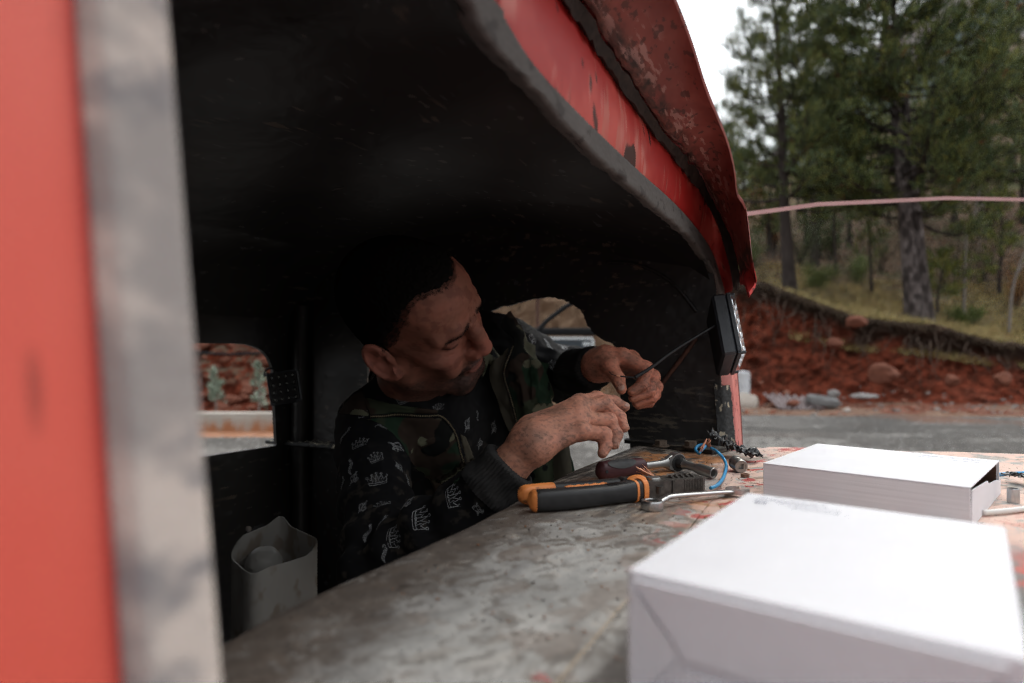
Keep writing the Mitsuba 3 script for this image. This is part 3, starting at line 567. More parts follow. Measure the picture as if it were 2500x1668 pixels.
YG = [(.11, .15, .035), (.07, .11, .03), (.15, .17, .05)]; OR = [(.22, .10, .04), (.30, .15, .06), (.14, .08, .04)]; BR = [(.17, .115, .075), (.12, .08, .055), (.22, .16, .11), (.09, .11, .045)]
for i, (x, d, s, c, l) in enumerate([(1790, 22.5, (1.1, 1.0), YG, 'yellow green bush left of the slender pine trunk'), (1990, 21.5, (.9, .9), YG, 'pale green bush just right of the slender pine trunk'), (2090, 24, (1.0, 1.2), YG, 'light green bush behind the young pine stem'),
    (2360, 19.6, (.5, .6), YG, 'small green clump in the dry grass right of the twin trunk'), (1800, 29, (1.4, 3.4), OR, 'orange leaved bush beside the truck roof'), (1890, 33, (1.6, 3.2), OR, 'russet leaved bush behind the slender trunk'),
    (2340, 26, (1.5, 2.4), BR, 'brown bare brush behind the low young pine'), (2480, 22, (.8, 1.5), OR, 'russet brush at the right edge above the grass'), (2230, 30, (1.8, 2.6), BR, 'brown thicket behind the twin trunk'), (2420, 31, (2.0, 2.8), BR, 'brown thicket at the upper right of the bank'), (2030, 30, (1.6, 2.2), [(.05, .08, .03), (.09, .10, .04)], 'dark green thicket between the two big trunks'), (2150, 27, (1.6, 2.0), BR, 'brown bare brush left of the twin trunk, uphill'), (2300, 24, (1.2, 1.5), BR, 'low brown brush just behind the low spreading pine'), (2400, 25, (1.4, 1.9), BR, 'brown brush between the sapling and the bushy pine'), (1840, 25, (1.0, 1.5), [(.06, .08, .03), (.10, .11, .04)], 'dark green bush behind the slender trunk, left side'), (1955, 26, (1.2, 1.8), [(.05, .075, .03), (.09, .11, .04)], 'dark green bush right of the slender trunk')]):
    bush('shrub', l, hb(x, d), s, 70 + i, c, 3000, .055 if d < 28 else .09)
# pale bent saplings
for i, (pts, d, l) in enumerate([([(2352, 650), (2358, 590), (2372, 545), (2388, 480), (2398, 440)], 20.5, 'pale bare sapling curving up behind the pink strap'), ([(2462, 790), (2470, 720), (2488, 650), (2510, 600)], 19.0, 'pale forked branch at the right edge above the dry grass')]):
    p = np.array([W(x, y, d) for x, y in pts]); p[0] = [p[0, 0], d, on_hill(p[0, 0], d) - .1]; s = spline(p, 24); key = thing('bare_sapling', l, 'sapling')
    mat('pale_bark', P(proc(lambda p, n, uv: mix((.12, .10, .09), (.30, .26, .23), fbm(p.x * 8, p.y * 8, p.z * 8, 3))), .9)) if i == 0 else 0
    obj('stem', tube(s, np.linspace(.05, .02, 24), 7), 'pale_bark', key, True)
    b = s[13]; obj('branch', tube(spline(np.array([b, b + [.3, 0, .35], b + [.36, .1, -.2], b + [.2, .1, -1.0]]), 16), np.linspace(.025, .01, 16), 6), 'pale_bark', key, True)
# fallen leaves, twigs, dry grass
g = np.random.default_rng(77)
def scatter(n, x0, x1, dy0, dy1, pw=1.6):
    X = g.uniform(x0, x1, n); dy = dy0 + (dy1 - dy0) * g.uniform(0, 1, n) ** pw
    return np.stack([X, footy(X) + dy, ground_z(X, dy)], 1)
c = np.vstack([scatter(34000, 0, 26, 1.6, 34), scatter(9000, -2.2, 4.2, .3, 7, 1.0) - np.array([0, .25, 0])]) + g.uniform(0, .10, (43000, 1)) * Z
d = norm(g.normal(size=c.shape) * [1, 1, .5]); col = np.array([(.25, .13, .065), (.14, .08, .045), (.34, .20, .11), (.18, .12, .08)])[g.integers(0, 4, len(c))] * g.uniform(.6, 1.3, (len(c), 1))
struct('fallen_leaves', tri_mesh(blades(c, d, g.uniform(.06, .13, len(c)), .07, g)), 'leafy', kind='stuff', label='brown fallen leaves on the hillside', color=np.repeat(col, 3, 0))
c = scatter(52000, 7.2, 19, 1.15, 9, 1.5); keep = meshkit.fbm(c * [.5, .5, 0], 3, 3) + np.clip((c[:, 0] - 9) * .03, -.06, .12) > .43; c = c[keep]
d = norm(g.normal(size=c.shape) * [.7, .7, .25] + [0, -.15, .75]); col = np.array([(.52, .41, .18), (.44, .33, .14), (.60, .49, .25), (.24, .22, .08)])[g.integers(0, 4, len(c))] * g.uniform(.6, 1.2, (len(c), 1))
struct('dry_grass', tri_mesh(blades(c, d, g.uniform(.12, .30, len(c)), .022, g)), 'leafy', kind='stuff', label='dry yellow grass on top of the bank', color=np.repeat(col, 3, 0))
c = scatter(26000, 2, 26, 3, 34, 1.2); d = norm(g.normal(size=c.shape) * [.8, .8, .4] + [0, 0, .5]); col = np.array([(.06, .045, .035), (.12, .095, .08), (.03, .025, .02)])[g.integers(0, 3, len(c))]
struct('brushwood', tri_mesh(blades(c, d, g.uniform(.3, 1.1, len(c)), .018, g)), 'leafy', kind='stuff', label='thin bare twigs on the hillside', color=np.repeat(col, 3, 0))
# litter fringe and roots hanging from the lip
n = 26000; X = g.uniform(3, 18, n); c = np.stack([X, footy(X) + g.uniform(.95, 1.5, n), lipz(X) * g.uniform(.95, 1.0, n)], 1)
d = norm(g.normal(size=c.shape) * [.8, .35, .5] + [0, -.5, -.45]); col = np.array([(.07, .045, .032), (.12, .08, .055), (.035, .024, .018), (.20, .145, .095)])[g.integers(0, 4, n)] * g.uniform(.6, 1.2, (n, 1))
struct('root_fringe', tri_mesh(blades(c, d, g.uniform(.06, .26, n), .016, g)), 'leafy', kind='stuff', label='matted roots and needles hanging over the lip of the bank', color=np.repeat(col, 3, 0))
rm = []
for i in range(80):
    X = g.uniform(4.5, 15.5); L = lipz(X); z0 = L * g.uniform(.72, .97); y0 = footy(X) + 1.0; t = np.linspace(0, 1, 9)[:, None]
    drop = g.uniform(.3, .95) * min(L, 2) * .7; p = np.array([X, y0, z0]) + t * [g.uniform(-.5, .5), -g.uniform(.05, .45), -drop] + np.cumsum(g.normal(size=(9, 3)) * [.05, .04, .03], 0)
    rm.append(tube(p, np.linspace(g.uniform(.008, .024), .003, 9), 5, caps=False))
rootc = lambda p, n, uv: mix((.035, .024, .019), (.15, .105, .078), fbm(p.x * 9, p.y * 9, p.z * 9, 3))
mat('root', P(proc(rootc), .9))
struct('exposed_roots', cat(rm), 'root', True, kind='stuff', label='exposed tree roots hanging down the cut bank')
# stones
def stone_c(a, b):
    return lambda p, n, uv: mix(a, b, fbm(p.x * 9, p.y * 9, p.z * 9, 4))
mat('red_stone', bump(P(proc(stone_c((.11, .038, .024), (.24, .088, .052))), .9), lambda p, n, uv: fbm(p.x * 12, p.y * 12, p.z * 12, 3), .02, 4e-3))
mat('grey_stone', bump(P(proc(stone_c((.16, .15, .145), (.34, .32, .31))), .9), lambda p, n, uv: fbm(p.x * 12, p.y * 12, p.z * 12, 3), .015, 4e-3))
mat('pale_stone', bump(P(proc(stone_c((.33, .28, .24), (.56, .50, .44))), .9), lambda p, n, uv: fbm(p.x * 10, p.y * 10, p.z * 10, 3), .015, 4e-3))
def put_rock(x, y, d, size, seed, m, label, group=None, name='rock'):
    r = rock(size, seed, 3 if size[0] > .25 else 2); r.apply_transform(trimesh.transformations.rotation_matrix(seed * 1.3, [0, 0, 1])); r.apply_translation(W(x, y, d)); return solo(name, r, m, label, 'rock', 50, group)
put_rock(2152, 912, 16.5, (.46, .34, .27), 3, 'red_stone', 'large angular orange rock in the cut bank', name='boulder')
put_rock(1818, 990, 15.6, (.30, .26, .30), 5, 'pale_stone', 'rounded pale boulder at the foot of the far truck pillar', name='boulder')
put_rock(2093, 785, 17.2, (.26, .2, .16), 7, 'red_stone', 'flat orange rock under the lip of the bank')
put_rock(2036, 962, 15.9, (.18, .15, .10), 8, 'grey_stone', 'pointed grey rock behind the tyre')
put_rock(2112, 968, 15.8, (.30, .2, .07), 9, 'grey_stone', 'long flat grey rock right of the tyre')
put_rock(2068, 1003, 14.6, (.11, .09, .06), 10, 'pale_stone', 'small pale stone in front of the tyre')
put_rock(1936, 985, 15.0, (.17, .09, .08), 12, 'red_stone', 'broken red brick piece on the corrugated sheet')
put_rock(2325, 930, 16.3, (.22, .18, .15), 13, 'red_stone', 'red rock low in the bank under the hanging roots')
put_rock(2035, 838, 16.9, (.2, .16, .15), 14, 'red_stone', 'red rock in the middle of the cut face')
put_rock(2447, 925, 16.0, (.24, .2, .17), 15, 'red_stone', 'red rock at the right end of the cut bank')
sm = []; 
for i in range(420):
    X = g.uniform(4.5, 17); u = g.uniform(0, 1); Y = footy(X) + (-2.6 + 3.2 * u); z = max(0, float(np.interp(Y - footy(X), PROF[:, 0], PROF[:, 1]) * lipz(X))) if Y > footy(X) else 0
    s = g.uniform(.02, .075) * (1.3 if g.uniform() < .15 else 1); r = rock((s, s * .8, s * .6), i % 9, 1); r.apply_translation([X, Y, z + s * .2]); sm.append((r, g.integers(0, 3)))
gc = np.array([(.22, .075, .045), (.30, .27, .25), (.36, .18, .13)])
mm = cat([a for a, _ in sm]); struct('loose_stones', mm, 'matte_colour', kind='stuff', label='small loose stones along the foot of the bank', color=np.vstack([np.tile(gc[b] * g.uniform(.6, 1.2), (len(a.vertices), 1)) for a, b in sm]))
sm = []
for i in range(2600):
    X = g.uniform(5, 13) if i % 4 else g.uniform(-6.5, -2.5); Y = (g.uniform(7.5, 13.4) if i % 4 else g.uniform(7.5, 10.6)); s = g.uniform(.008, .022); v = trimesh.creation.icosphere(subdivisions=0); v.apply_scale([s, s * .8, s * .5]); v.apply_translation([X, Y, s * .3]); sm.append(v)
gm = cat(sm); struct('road_gravel', gm, 'matte_colour', kind='stuff', label='pale gravel scattered on the road', color=np.repeat(g.uniform(.16, .46, (2600, 1)) * [1, .96, .92], len(sm[0].vertices), 0))
clods = []
for i in range(150):
    X = g.uniform(-7.0, -3.2); fr = g.uniform(.02, .5); dy = np.interp(fr, PROF[:9, 1], PROF[:9, 0]); s = g.uniform(.03, .13); r = rock((s * 1.4, s, s * .8), i % 9, 1); r.apply_translation([X, footy(X) + dy - .12, fr * lipz(X)]); clods.append(r)
struct('soil_clods', cat(clods), 'red_stone', kind='stuff', label='red soil clods on the bank behind the kerb wall')
# litter at the foot of the bank: tyre, corrugated sheet, post, stump
key = thing('old_tyre', 'grey dusty tyre lying beside the corrugated sheet', 'tyre'); tp = np.array([(.20, -.08), (.24, -.095), (.30, -.095), (.335, -.07), (.345, -.03), (.345, .03), (.335, .07), (.30, .095), (.24, .095), (.20, .08), (.20, -.08)])
tyc = lambda p, n, uv: mix((.075, .075, .078), (.27, .265, .26), fbm(p.x * 7, p.y * 7, p.z * 7, 3)); mat('dusty_rubber', P(proc(tyc), .85))
tb = W(2008, 979, 15.2); R1 = trimesh.transformations.rotation_matrix(.16, [.6, 1, 0]); tyre = lathe(tp, 40); tyre.apply_transform(R1); tyre.apply_translation(tb); obj('casing', tyre, 'dusty_rubber', key, 50)
tr = []
for i in range(36):
    a = i * np.pi / 18
    for zz in (-.035, .035): tr.append(place(box((.012, .038, .05), bevel=.004), [.345 * math.cos(a), .345 * math.sin(a), zz], [math.cos(a), math.sin(a), 0], [-math.sin(a), math.cos(a), 0], [0, 0, 1]))
tr = cat(tr); tr.apply_transform(R1); tr.apply_translation(tb); obj('tread', tr, 'dusty_rubber', key)
u = np.linspace(0, 1, 90); vv = np.linspace(0, 1, 12); cr = []
for t in vv:
    p = W(1862, 962, 15.9) * (1 - t) + W(1905, 1003, 14.8) * t; q = W(2030, 978, 15.6) * (1 - t) + W(2012, 1006, 14.7) * t
    r = p[None] * (1 - u[:, None]) + q[None] * u[:, None]; r[:, 2] = np.maximum(r[:, 2], .03) + .035 * np.sin(u * 2 * np.pi * 9) + .03 * np.sin(t * 3 + u * 4); cr.append(r)
mat('corrugated_metal', P(proc(lambda p, n, uv: mix((.15, .11, .105), (.30, .25, .25), fbm(p.x * 5, p.y * 5, p.z * 5, 4))), .7))
cs = loft(cr); cs2 = cs.copy(); cs2.vertices = cs2.vertices - [0, 0, .006]; cs2.invert(); solo('corrugated_sheet', cat([cs, cs2]), 'corrugated_metal', 'mauve grey corrugated roofing sheet lying at the foot of the bank', 'roofing sheet', True)
mat('white_post', P(proc(lambda p, n, uv: mix((.45, .46, .48), (.72, .73, .75), fbm(p.x * 9, p.y * 9, p.z * 9, 3))), .6))
pb = W(1814, 985, 16.0); solo('marker_post', cat([lathe([(0, 0), (.16, 0), (.16, .75), (.13, .80), (0, .82)], 20)]).apply_translation([pb[0], pb[1], 0]), 'white_post', 'white marker post behind the far truck pillar', 'post', 40)
sb = hb(1981, 18.9); solo('tree_stump', tube(np.array([sb - [0, 0, .2], sb + [.02, 0, .12], sb + [.05, 0, .27]]), [.10, .075, .06], 9), 'dark_bark', 'short dark stump right of the slender pine trunk', 'stump', 50)
# left: kerb wall, saplings, cable
def kerb_c(p, n, uv):
    f = fbm(p.x * 3, p.y * 3, p.z * 6, 4); drip = fbm(p.x * 9, 0, p.z * 1.6, 4)
    c = mix((.30, .27, .235), (.47, .43, .38), f); c = mix(c, (.33, .135, .06), smoothstep(.30, .02, p.z + (drip - .5) * .42) * .95)
    return mix(c, (.16, .13, .115), smoothstep(.62, .74, drip) * smoothstep(.1, .3, p.z) * .6)
mat('stained_concrete', bump(P(proc(kerb_c), .9, spec=.2), lambda p, n, uv: fbm(p.x * 30, p.y * 30, p.z * 30, 3), .004))
key = thing('kerb_wall', 'low concrete kerb wall stained orange by red soil', 'kerb wall'); ka, kb = np.array([-30, 10.9]), np.array([-1.4, 10.62]); kd = norm(kb - ka); kn = np.array([-kd[1], kd[0]]); nseg = 8
for i in range(nseg):
    L = np.linalg.norm(kb - ka) / nseg; c = ka + kd * L * (i + .5) + kn * .1; obj('kerb_section', place(box((L - .012, .2, .42), bevel=.015), [c[0], c[1], .13], [*kd, 0], [*kn, 0], [0, 0, 1]), 'stained_concrete', key)
mud = np.stack([np.linspace(-12, -1.4, 120), np.interp(np.linspace(-12, -1.4, 120), [ka[0], kb[0]], [ka[1], kb[1]])], 1)
mr = [np.column_stack([mud + [0, o], z + 0 * mud[:, 0] + 0]) for o, z in ((.0, .05), (-.05, .035), (-.14, .018), (-.3, .004))]
for r in mr: r[:, 1] += (meshkit.fbm(np.column_stack([r[:, 0] * 2, 0 * r[:, 0], 0 * r[:, 0]]), 3, 4) - .5) * .16 * (r is not mr[0])
mat('washed_mud', P(proc(lambda p, n, uv: mix((.25, .105, .05), (.38, .20, .125), fbm(p.x * 8, p.y * 8, 0, 3))), .9)); struct('washed_mud', loft(mr), 'washed_mud', True, kind='stuff', label='orange silt washed along the kerb wall')
SIL = [(.30, .36, .28), (.42, .47, .38), (.20, .24, .18)]
for (x, top, d, l) in ((527, 897, 11.25, 'pale grey green sapling nearer the left pillar, seen through the rear window'), (632, 885, 11.3, 'taller pale grey green sapling beside the hanging lamp, seen through the rear window')):
    b = W(x, 1003, d); h = (W(x, top, d) - b)[2]; b[2] = .3; g2 = np.random.default_rng(x); key = thing('sapling', l, 'sapling')
    st = tube(np.array([b - Z * .1, b + Z * h * .5 + [.01, 0, 0], b + Z * (h + .04)]), [.02, .014, .004], 6); obj('stem', st, 'pale_bark', key, True)
    nc = 34; tc = np.sort(g2.uniform(.14, 1.0, nc)); rc = (.095 * (1 - tc * .45) + .01) * g2.uniform(.15, 1.2, nc); ac = g2.uniform(0, 6.28, nc); k = g2.integers(0, nc, 700)
    c = b + np.stack([rc * np.cos(ac), rc * np.sin(ac), tc * h], 1)[k] + g2.normal(size=(700, 3)) * [.020, .020, .026]; n = 700; a = ac[k]
    dv = norm(np.stack([np.cos(a) * .7, np.sin(a) * .7, np.full(n, .9)], 1) + g2.normal(size=(n, 3)) * .5); col = np.array(SIL)[g2.integers(0, 3, n)] * g2.uniform(.6, 1.4, (n, 1))
    obj('leaves', tri_mesh(blades(c, dv, .055, .03, g2)), 'leafy', key, color=np.repeat(col, 3, 0))
mat('black_plastic', P((.012, .012, .013), .75, spec=.15))
cb = np.array([W(x, y, 11.3) for x, y in [(300, 850), (440, 858), (540, 865), (620, 863), (720, 856), (900, 850)]]); solo('hanging_cable', tube(spline(cb, 40), .022, 6), 'black_plastic', 'black cable strung along the red bank behind the saplings', 'cable', True)
# behind the far door: framed panel on a stand, pole, hose
def seg(p, q, r, k=8): return tube(np.array([p, (np.asarray(p) + q) / 2, q]), r, k)
D = 4.6; key = thing('framed_panel', 'dark blue grey panel in a white frame standing behind the mechanic\'s sleeve', 'panel'); c0, c1 = W(1240, 826, D), W(1447, 900, D); w, h = c1[0] - c0[0], c0[2] - c1[2]; cc = (c0 + c1) / 2
mat('panel_glass', P((.035, .05, .06), .25)); mat('panel_white', P((.55, .57, .58), .5))
obj('screen', box((w - .02, .02, h - .02), cc), 'panel_glass', key)
obj('frame', cat([box((w, .03, .02), (cc[0], cc[1], c0[2])), box((w, .03, .02), (cc[0], cc[1], c1[2])), box((.02, .03, h - .02), (c0[0], cc[1], cc[2])), box((.02, .03, h - .02), (c1[0], cc[1], cc[2]))]), 'panel_white', key)
obj('top_rail', box((w + .25, .16, .05), (cc[0] + .08, cc[1] + .05, c0[2] + .045), .01), 'black_plastic', key)
for x in (c0[0] + .03, c0[0] + .22): obj('leg', box((.04, .04, c1[2]), (x, cc[1] + .05, c1[2] / 2)), 'black_plastic', key)
mk = [box((.012, .004, .022), tuple(W(1425 + i * 4.6, 840, D - .02)), .001) for i in range(4)]; obj('marking', cat(mk), 'panel_white', key, label='small white marking near the corner of the panel')
solo('thin_pole', seg(np.array([.17 + .23, 6.4, 0]) * [0, 1, 1] + [(1313 - CX) / F * 6.4, 0, 0], np.array([(1312 - CX) / F * 6.4, 6.4, 2.6]), .016), 'dark_rust', 'thin rusty pole seen through the door opening', 'pole', True)
hp = np.array([W(x, y, 3.2) for x, y in [(1450, 725), (1395, 742), (1360, 765), (1325, 795), (1290, 850), (1270, 930)]]); hp = np.vstack([hp, [hp[-1, 0], 3.2, .3], [hp[-1, 0] + .1, 3.2, 0]]); hp = np.vstack([[hp[0, 0] + .5, 3.2, hp[0, 2] + .1], hp]); solo('black_hose', tube(spline(hp, 60), .011, 7), 'black_plastic', 'black hose arching across the door opening', 'hose', True)
# the pink strap over the verge
mat('pink_strap', P(proc(lambda p, n, uv: mix((.50, .27, .26), (.62, .38, .36), fbm(p.x * 30, p.y * 30, p.z * 30, 3))), .8))
sp = np.array([W(*q) for q in [(1790, 527, 1.75), (1826, 522, 1.8), (1910, 511, 1.85), (1997, 499, 1.9), (2150, 492, 2.0), (2310, 484, 2.1), (2420, 486, 2.15), (2560, 489, 2.2), (2900, 498, 2.4)]])
dens = np.concatenate([np.linspace(sp[i], sp[i + 1], 6)[:-1] for i in range(len(sp) - 1)] + [sp[-1:]])
solo('pink_strap', tube(dens, 1.0, prof=np.array([(.0055, .0012), (.0055, -.0012), (-.0055, -.0012), (-.0055, .0012)])), 'pink_strap', 'thin pink strap stretched from the drip rail to the right edge', 'strap', 30)
# ------------------------------------------------------------------ the mechanic
def smin(a, b, k):
    h = np.maximum(k - np.abs(a - b), 0) / k; return np.minimum(a, b) - h * h * k * .25
def smax(a, b, k): return -smin(-a, -b, k)
def cone(p, a, b, ra, rb):
    """Distance to a tapered capsule."""
    a, b = np.asarray(a, np.float32), np.asarray(b, np.float32); ab = b - a; q = p - a; t = np.clip((q @ ab) / max(float(ab @ ab), 1e-12), 0, 1)
    return np.linalg.norm(q - t[:, None] * ab, axis=1) - (ra + (rb - ra) * t)
def ell(p, c, r, R=None):
    q = p - np.asarray(c, np.float32)
    if R is not None: q = q @ np.asarray(R, np.float32).T
    r = np.asarray(r, np.float32); k0 = np.linalg.norm(q / r, axis=1); k1 = np.linalg.norm(q / (r * r), axis=1); return k0 * (k0 - 1) / np.maximum(k1, 1e-9)
def chain(p, pts, rs_, k=None):
    d = None
    for i in range(len(pts) - 1):
        e = cone(p, pts[i], pts[i + 1], rs_[i], rs_[i + 1]); d = e if d is None else (np.minimum(d, e) if k is None else smin(d, e, k))
    return d
def f32(p): return np.asarray(p, np.float32)
person = thing('person', 'man in camouflage vest and black printed sweatshirt leaning in to join a wire', 'person')
# head frame: x forwards, y to his left, z up
HM = np.array([[0.9189, 0.3902, -0.0576], [-0.2943, 0.5809, -0.7589], [-0.2627, 0.7143, 0.6487]]); HT = np.array([-.1448, 1.0787, .0358]) * .985 + np.array([-.006, 0, .005]); HS = 1.03
u_, s_, v_ = np.linalg.svd(HM); HM = u_ @ v_
def h2w(q): return EYE + HT + (np.asarray(q) * HS) @ HM.T
def w2h(p): return ((np.asarray(p) - EYE - HT) @ HM) / HS
SY = np.float32([1, -1, 1])
def head_sdf(p):
    m = p.copy(); m[:, 1] = np.abs(m[:, 1])          # the face is near symmetric
    d = ell(p, (-.014, 0, .048), (.099, .0765, .090)); d = smin(d, ell(p, (.032, 0, .062), (.059, .064, .058)), .03)
    d = smin(d, ell(p, (.026, 0, -.022), (.061, .060, .088)), .03)
    d = smin(d, cone(m, (-.006, .054, -.042), (.066, .022, -.090), .023, .020), .022); d = smin(d, cone(p, (.075, -.014, -.090), (.075, .014, -.090), .0195, .0195), .018)
    d = smin(d, ell(m, (.008, .060, -.046), (.022, .014, .028)), .02)                                  # jaw muscle
    d = smin(d, ell(m, (.054, .050, -.004), (.024, .018, .014)), .016); d = smin(d, ell(m, (.071, .034, -.014), (.016, .019, .014)), .016)   # cheekbone, raised cheek
    d = smax(d, -ell(m, (.040, .083, .048), (.030, .014, .026)), .02); d = smax(d, -ell(m, (.052, .066, -.052), (.026, .012, .022)), .02)   # temple and cheek hollows
    d = smin(d, chain(m, [(.090, .006, .038), (.084, .028, .0425), (.070, .052, .040)], (.0105, .0120, .0095), .01), .011)
    d = smax(d, -ell(m, (.101, .032, .0235), (.023, .020, .0125)), .010); d = smax(d, -ell(m, (.096, .0165, .026), (.012, .007, .010)), .008)
    d = smin(d, ell(m, (.0770, .0325, .0225), (.0125, .0150, .0105)), .004)
    d = smin(d, chain(p, [(.088, 0, .038), (.101, 0, .018), (.106, 0, .004), (.1085, 0, -.012)], (.0096, .0114, .0110, .0150), .006), .010); d = smin(d, ell(m, (.0990, .0158, -.0175), (.0130, .0092, .0095)), .005)
    d = smax(d, -chain(m, [(.104, .0225, -.007), (.096, .0265, -.013), (.092, .0265, -.022)], (.0016, .0022, .0018)), .004)
    d = smax(d, -cone(m, (.108, .0070, -.0265), (.099, .0080, -.015), .0036, .003), .003)
    d = smin(d, ell(p, (.080, 0, -.040), (.017, .031, .020)), .018); d = smax(d, -cone(p, (.1015, 0, -.030), (.0995, 0, -.041), .0022, .003), .004)
    d = smin(d, ell(p, (.0945, 0, -.0480), (.0080, .0215, .0042)), .006); d = smin(d, ell(p, (.0925, 0, -.0600), (.0085, .0195, .0058)), .006)
    d = smax(d, -chain(m, [(.1045, 0, -.0532), (.099, .014, -.0530), (.089, .027, -.0540), (.082, .034, -.0510)], (.0022, .0026, .0032, .0018)), .003)
    d = smax(d, -cone(p, (.0985, -.012, -.071), (.0985, .012, -.071), .0035, .0035), .008)                 # dip under the lip
    d = smax(d, -chain(m, [(.105, .0215, -.010), (.0965, .030, -.024), (.086, .040, -.042), (.078, .043, -.062)], (.0022, .0040, .0042, .0015)), .007)
    d = smin(d, ell(m, (.072, .042, -.034), (.014, .012, .015)), .016)
    # squinting lids, bags, crow's feet, brow lines
    d = smax(d, -chain(m, [(.0915, .0185, .0190), (.0915, .032, .0195), (.0845, .0465, .0200)], (.0011, .0016, .0015)), .0018)
    d = smax(d, -chain(m, [(.0900, .0180, .0275), (.0895, .032, .0305), (.0800, .048, .0265)], (.0008, .0013, .0010)), .0025)
    d = smax(d, -chain(m, [(.0920, .0200, .0125), (.0885, .033, .0085), (.0790, .046, .0120)], (.0010, .0016, .0008)), .0035)
    d = smax(d, -chain(m, [(.0890, .024, .0060), (.0830, .038, .0010), (.0740, .050, .0060)], (.0006, .0012, .0006)), .003)
    for e, zz in ((.041, .026), (.033, .0235), (.0245, .0215), (.015, .019), (.005, .0165)): d = smax(d, -chain(m, [(.0800, .0490, zz - .002), (.0675, .0610, zz * .7 + e * .3), (.0540, .0685, e)], (.0014, .0015, .0003)), .0028)
    for z in (.0595, .0685, .0785, .0885): d = smax(d, -chain(m, [(.0955 - (z - .05) * .30, 0, z), (.089 - (z - .05) * .30, .022, z + .0005), (.076 - (z - .05) * .30, .042, z - .006), (.066 - (z - .05) * .3, .052, z - .016)], (.0012, .0015, .0012, .0003)), .0032)
    d = smax(d, -cone(m, (.0985, .0060, .048), (.0960, .0085, .038), .0012, .0012), .003)
    d = smax(d, -chain(m, [(.070, .052, -.012), (.060, .058, -.030), (.048, .060, -.050)], (.0006, .0013, .0005)), .004); d = smax(d, -chain(m, [(.062, .059, -.010), (.050, .065, -.030)], (.0008, .0006)), .004)
    # ears
    tl = math.radians(30); RE_ = np.array([[math.cos(tl), 0, math.sin(tl)], [0, 1, 0], [-math.sin(tl), 0, math.cos(tl)]]); q = m - np.float32([-.010, .080, .001]); q = q @ f32(RE_).T
    fl = math.radians(24); q = q @ f32([[math.cos(fl), -math.sin(fl), 0], [math.sin(fl), math.cos(fl), 0], [0, 0, 1]]).T
    e = ell(q, (-.004, .004, 0), (.019, .0055, .033)); rim = np.sqrt((np.sqrt((q[:, 0] + .004) ** 2 / .0165 ** 2 + q[:, 2] ** 2 / .0305 ** 2) - 1) ** 2 * .020 ** 2 + (q[:, 1] - .009) ** 2) - .0042
    rim = np.where((q[:, 0] > .006) & (q[:, 2] < .018), .01, rim); e = smin(e, rim, .005)
    e = smax(e, -ell(q, (.0, .011, -.003), (.0105, .0085, .0125)), .005); e = smax(e, -ell(q, (-.008, .0115, .012), (.0065, .005, .013)), .004); e = smin(e, cone(q, (.0105, .006, -.004), (.0105, .008, .002), .0045, .004), .004); e = smin(e, ell(q, (.004, .004, -.030), (.0085, .006, .0085)), .006)
    d = smin(d, e, .007)
    nb = f32(w2h(NB)); d = smin(d, cone(p, (-.022, 0, -.020), nb, .058, .066), .03)
    return d
NB = W(1030, 985, 1.20)
hm_ = surface_nets(head_sdf, (-.135, -.115, -.175), (.140, .115, .150), .0014)
hl = hm_.vertices.copy()
def nz(v, s, o=3, sd=0): return meshkit.fbm(v * s, o, sd)
def skin_base(v, seed): 
    a, b = nz(v, 55, 4, seed), nz(v, 240, 2, seed + 3); c = np.array([.30, .140, .095]) + (a - .5)[:, None] * np.array([.13, .03, .02]) ; return c * (.86 + .3 * b[:, None])
hc = skin_base(hl, 2)
mm_ = hl.copy(); mm_[:, 1] = np.abs(mm_[:, 1])
for z in (.0595, .0685, .0785, .0885): hc = hc * (1 - .55 * np.exp(-(np.maximum(chain(mm_, [(.0955 - (z - .05) * .30, 0, z), (.089 - (z - .05) * .30, .022, z + .0005), (.076 - (z - .05) * .30, .042, z - .006), (.066 - (z - .05) * .3, .052, z - .016)], (.001, .001, .001, .001)), 0) / .0016) ** 2))[:, None]  # shade of the forehead creases painted into the skin colour
for e, zz in ((.041, .026), (.033, .0235), (.0245, .0215), (.015, .019), (.005, .0165)): hc = hc * (1 - .5 * np.exp(-(np.maximum(chain(mm_, [(.0800, .0490, zz - .002), (.0675, .0610, zz * .7 + e * .3), (.0540, .0685, e)], (.001, .001, .0005)), 0) / .0014) ** 2))[:, None]  # crease shade at the eye corners, also painted into the skin
def blend(c, col, w): return c * (1 - w[:, None]) + np.array(col) * w[:, None]
def sst(a, b, x): t = np.clip((x - a) / (b - a), 0, 1); return t * t * (3 - 2 * t)
X, Y, Zz = hl.T; ay = np.abs(Y)
hc = blend(hc, (.42, .15, .11), .7 * np.exp(-(((X - .11) / .02) ** 2 + (Y / .02) ** 2 + ((Zz + .01) / .02) ** 2))); hc = blend(hc, (.40, .15, .11), .5 * np.exp(-(((ay - .045) / .02) ** 2 + ((Zz + .005) / .02) ** 2)) * (X > .03)); hc = blend(hc, (.40, .15, .11), .5 * sst(.078, .088, ay) * (np.abs(Zz) < .05))
stub = nz(hl, 380, 2, 9)
beard = sst(-.035, -.052, Zz + .012 * (ay > .03)) * sst(.0, .02, X + .02) * (1 - np.exp(-((Y / .021) ** 2 + ((Zz + .053) / .012) ** 2)))
gt = np.exp(-((ay / .030) ** 4)) * (sst(-.026, -.032, Zz) * (1 - sst(-.044, -.048, Zz)) + sst(-.066, -.074, Zz)) * (X > .05) + np.exp(-(((ay - .032) / .008) ** 2)) * sst(-.034, -.042, Zz) * (X > .05)
hc = blend(hc, (.055, .036, .030), np.clip(beard * .68 * (.35 + 1.2 * stub) + .85 * gt * (.5 + .8 * stub), 0, .93))
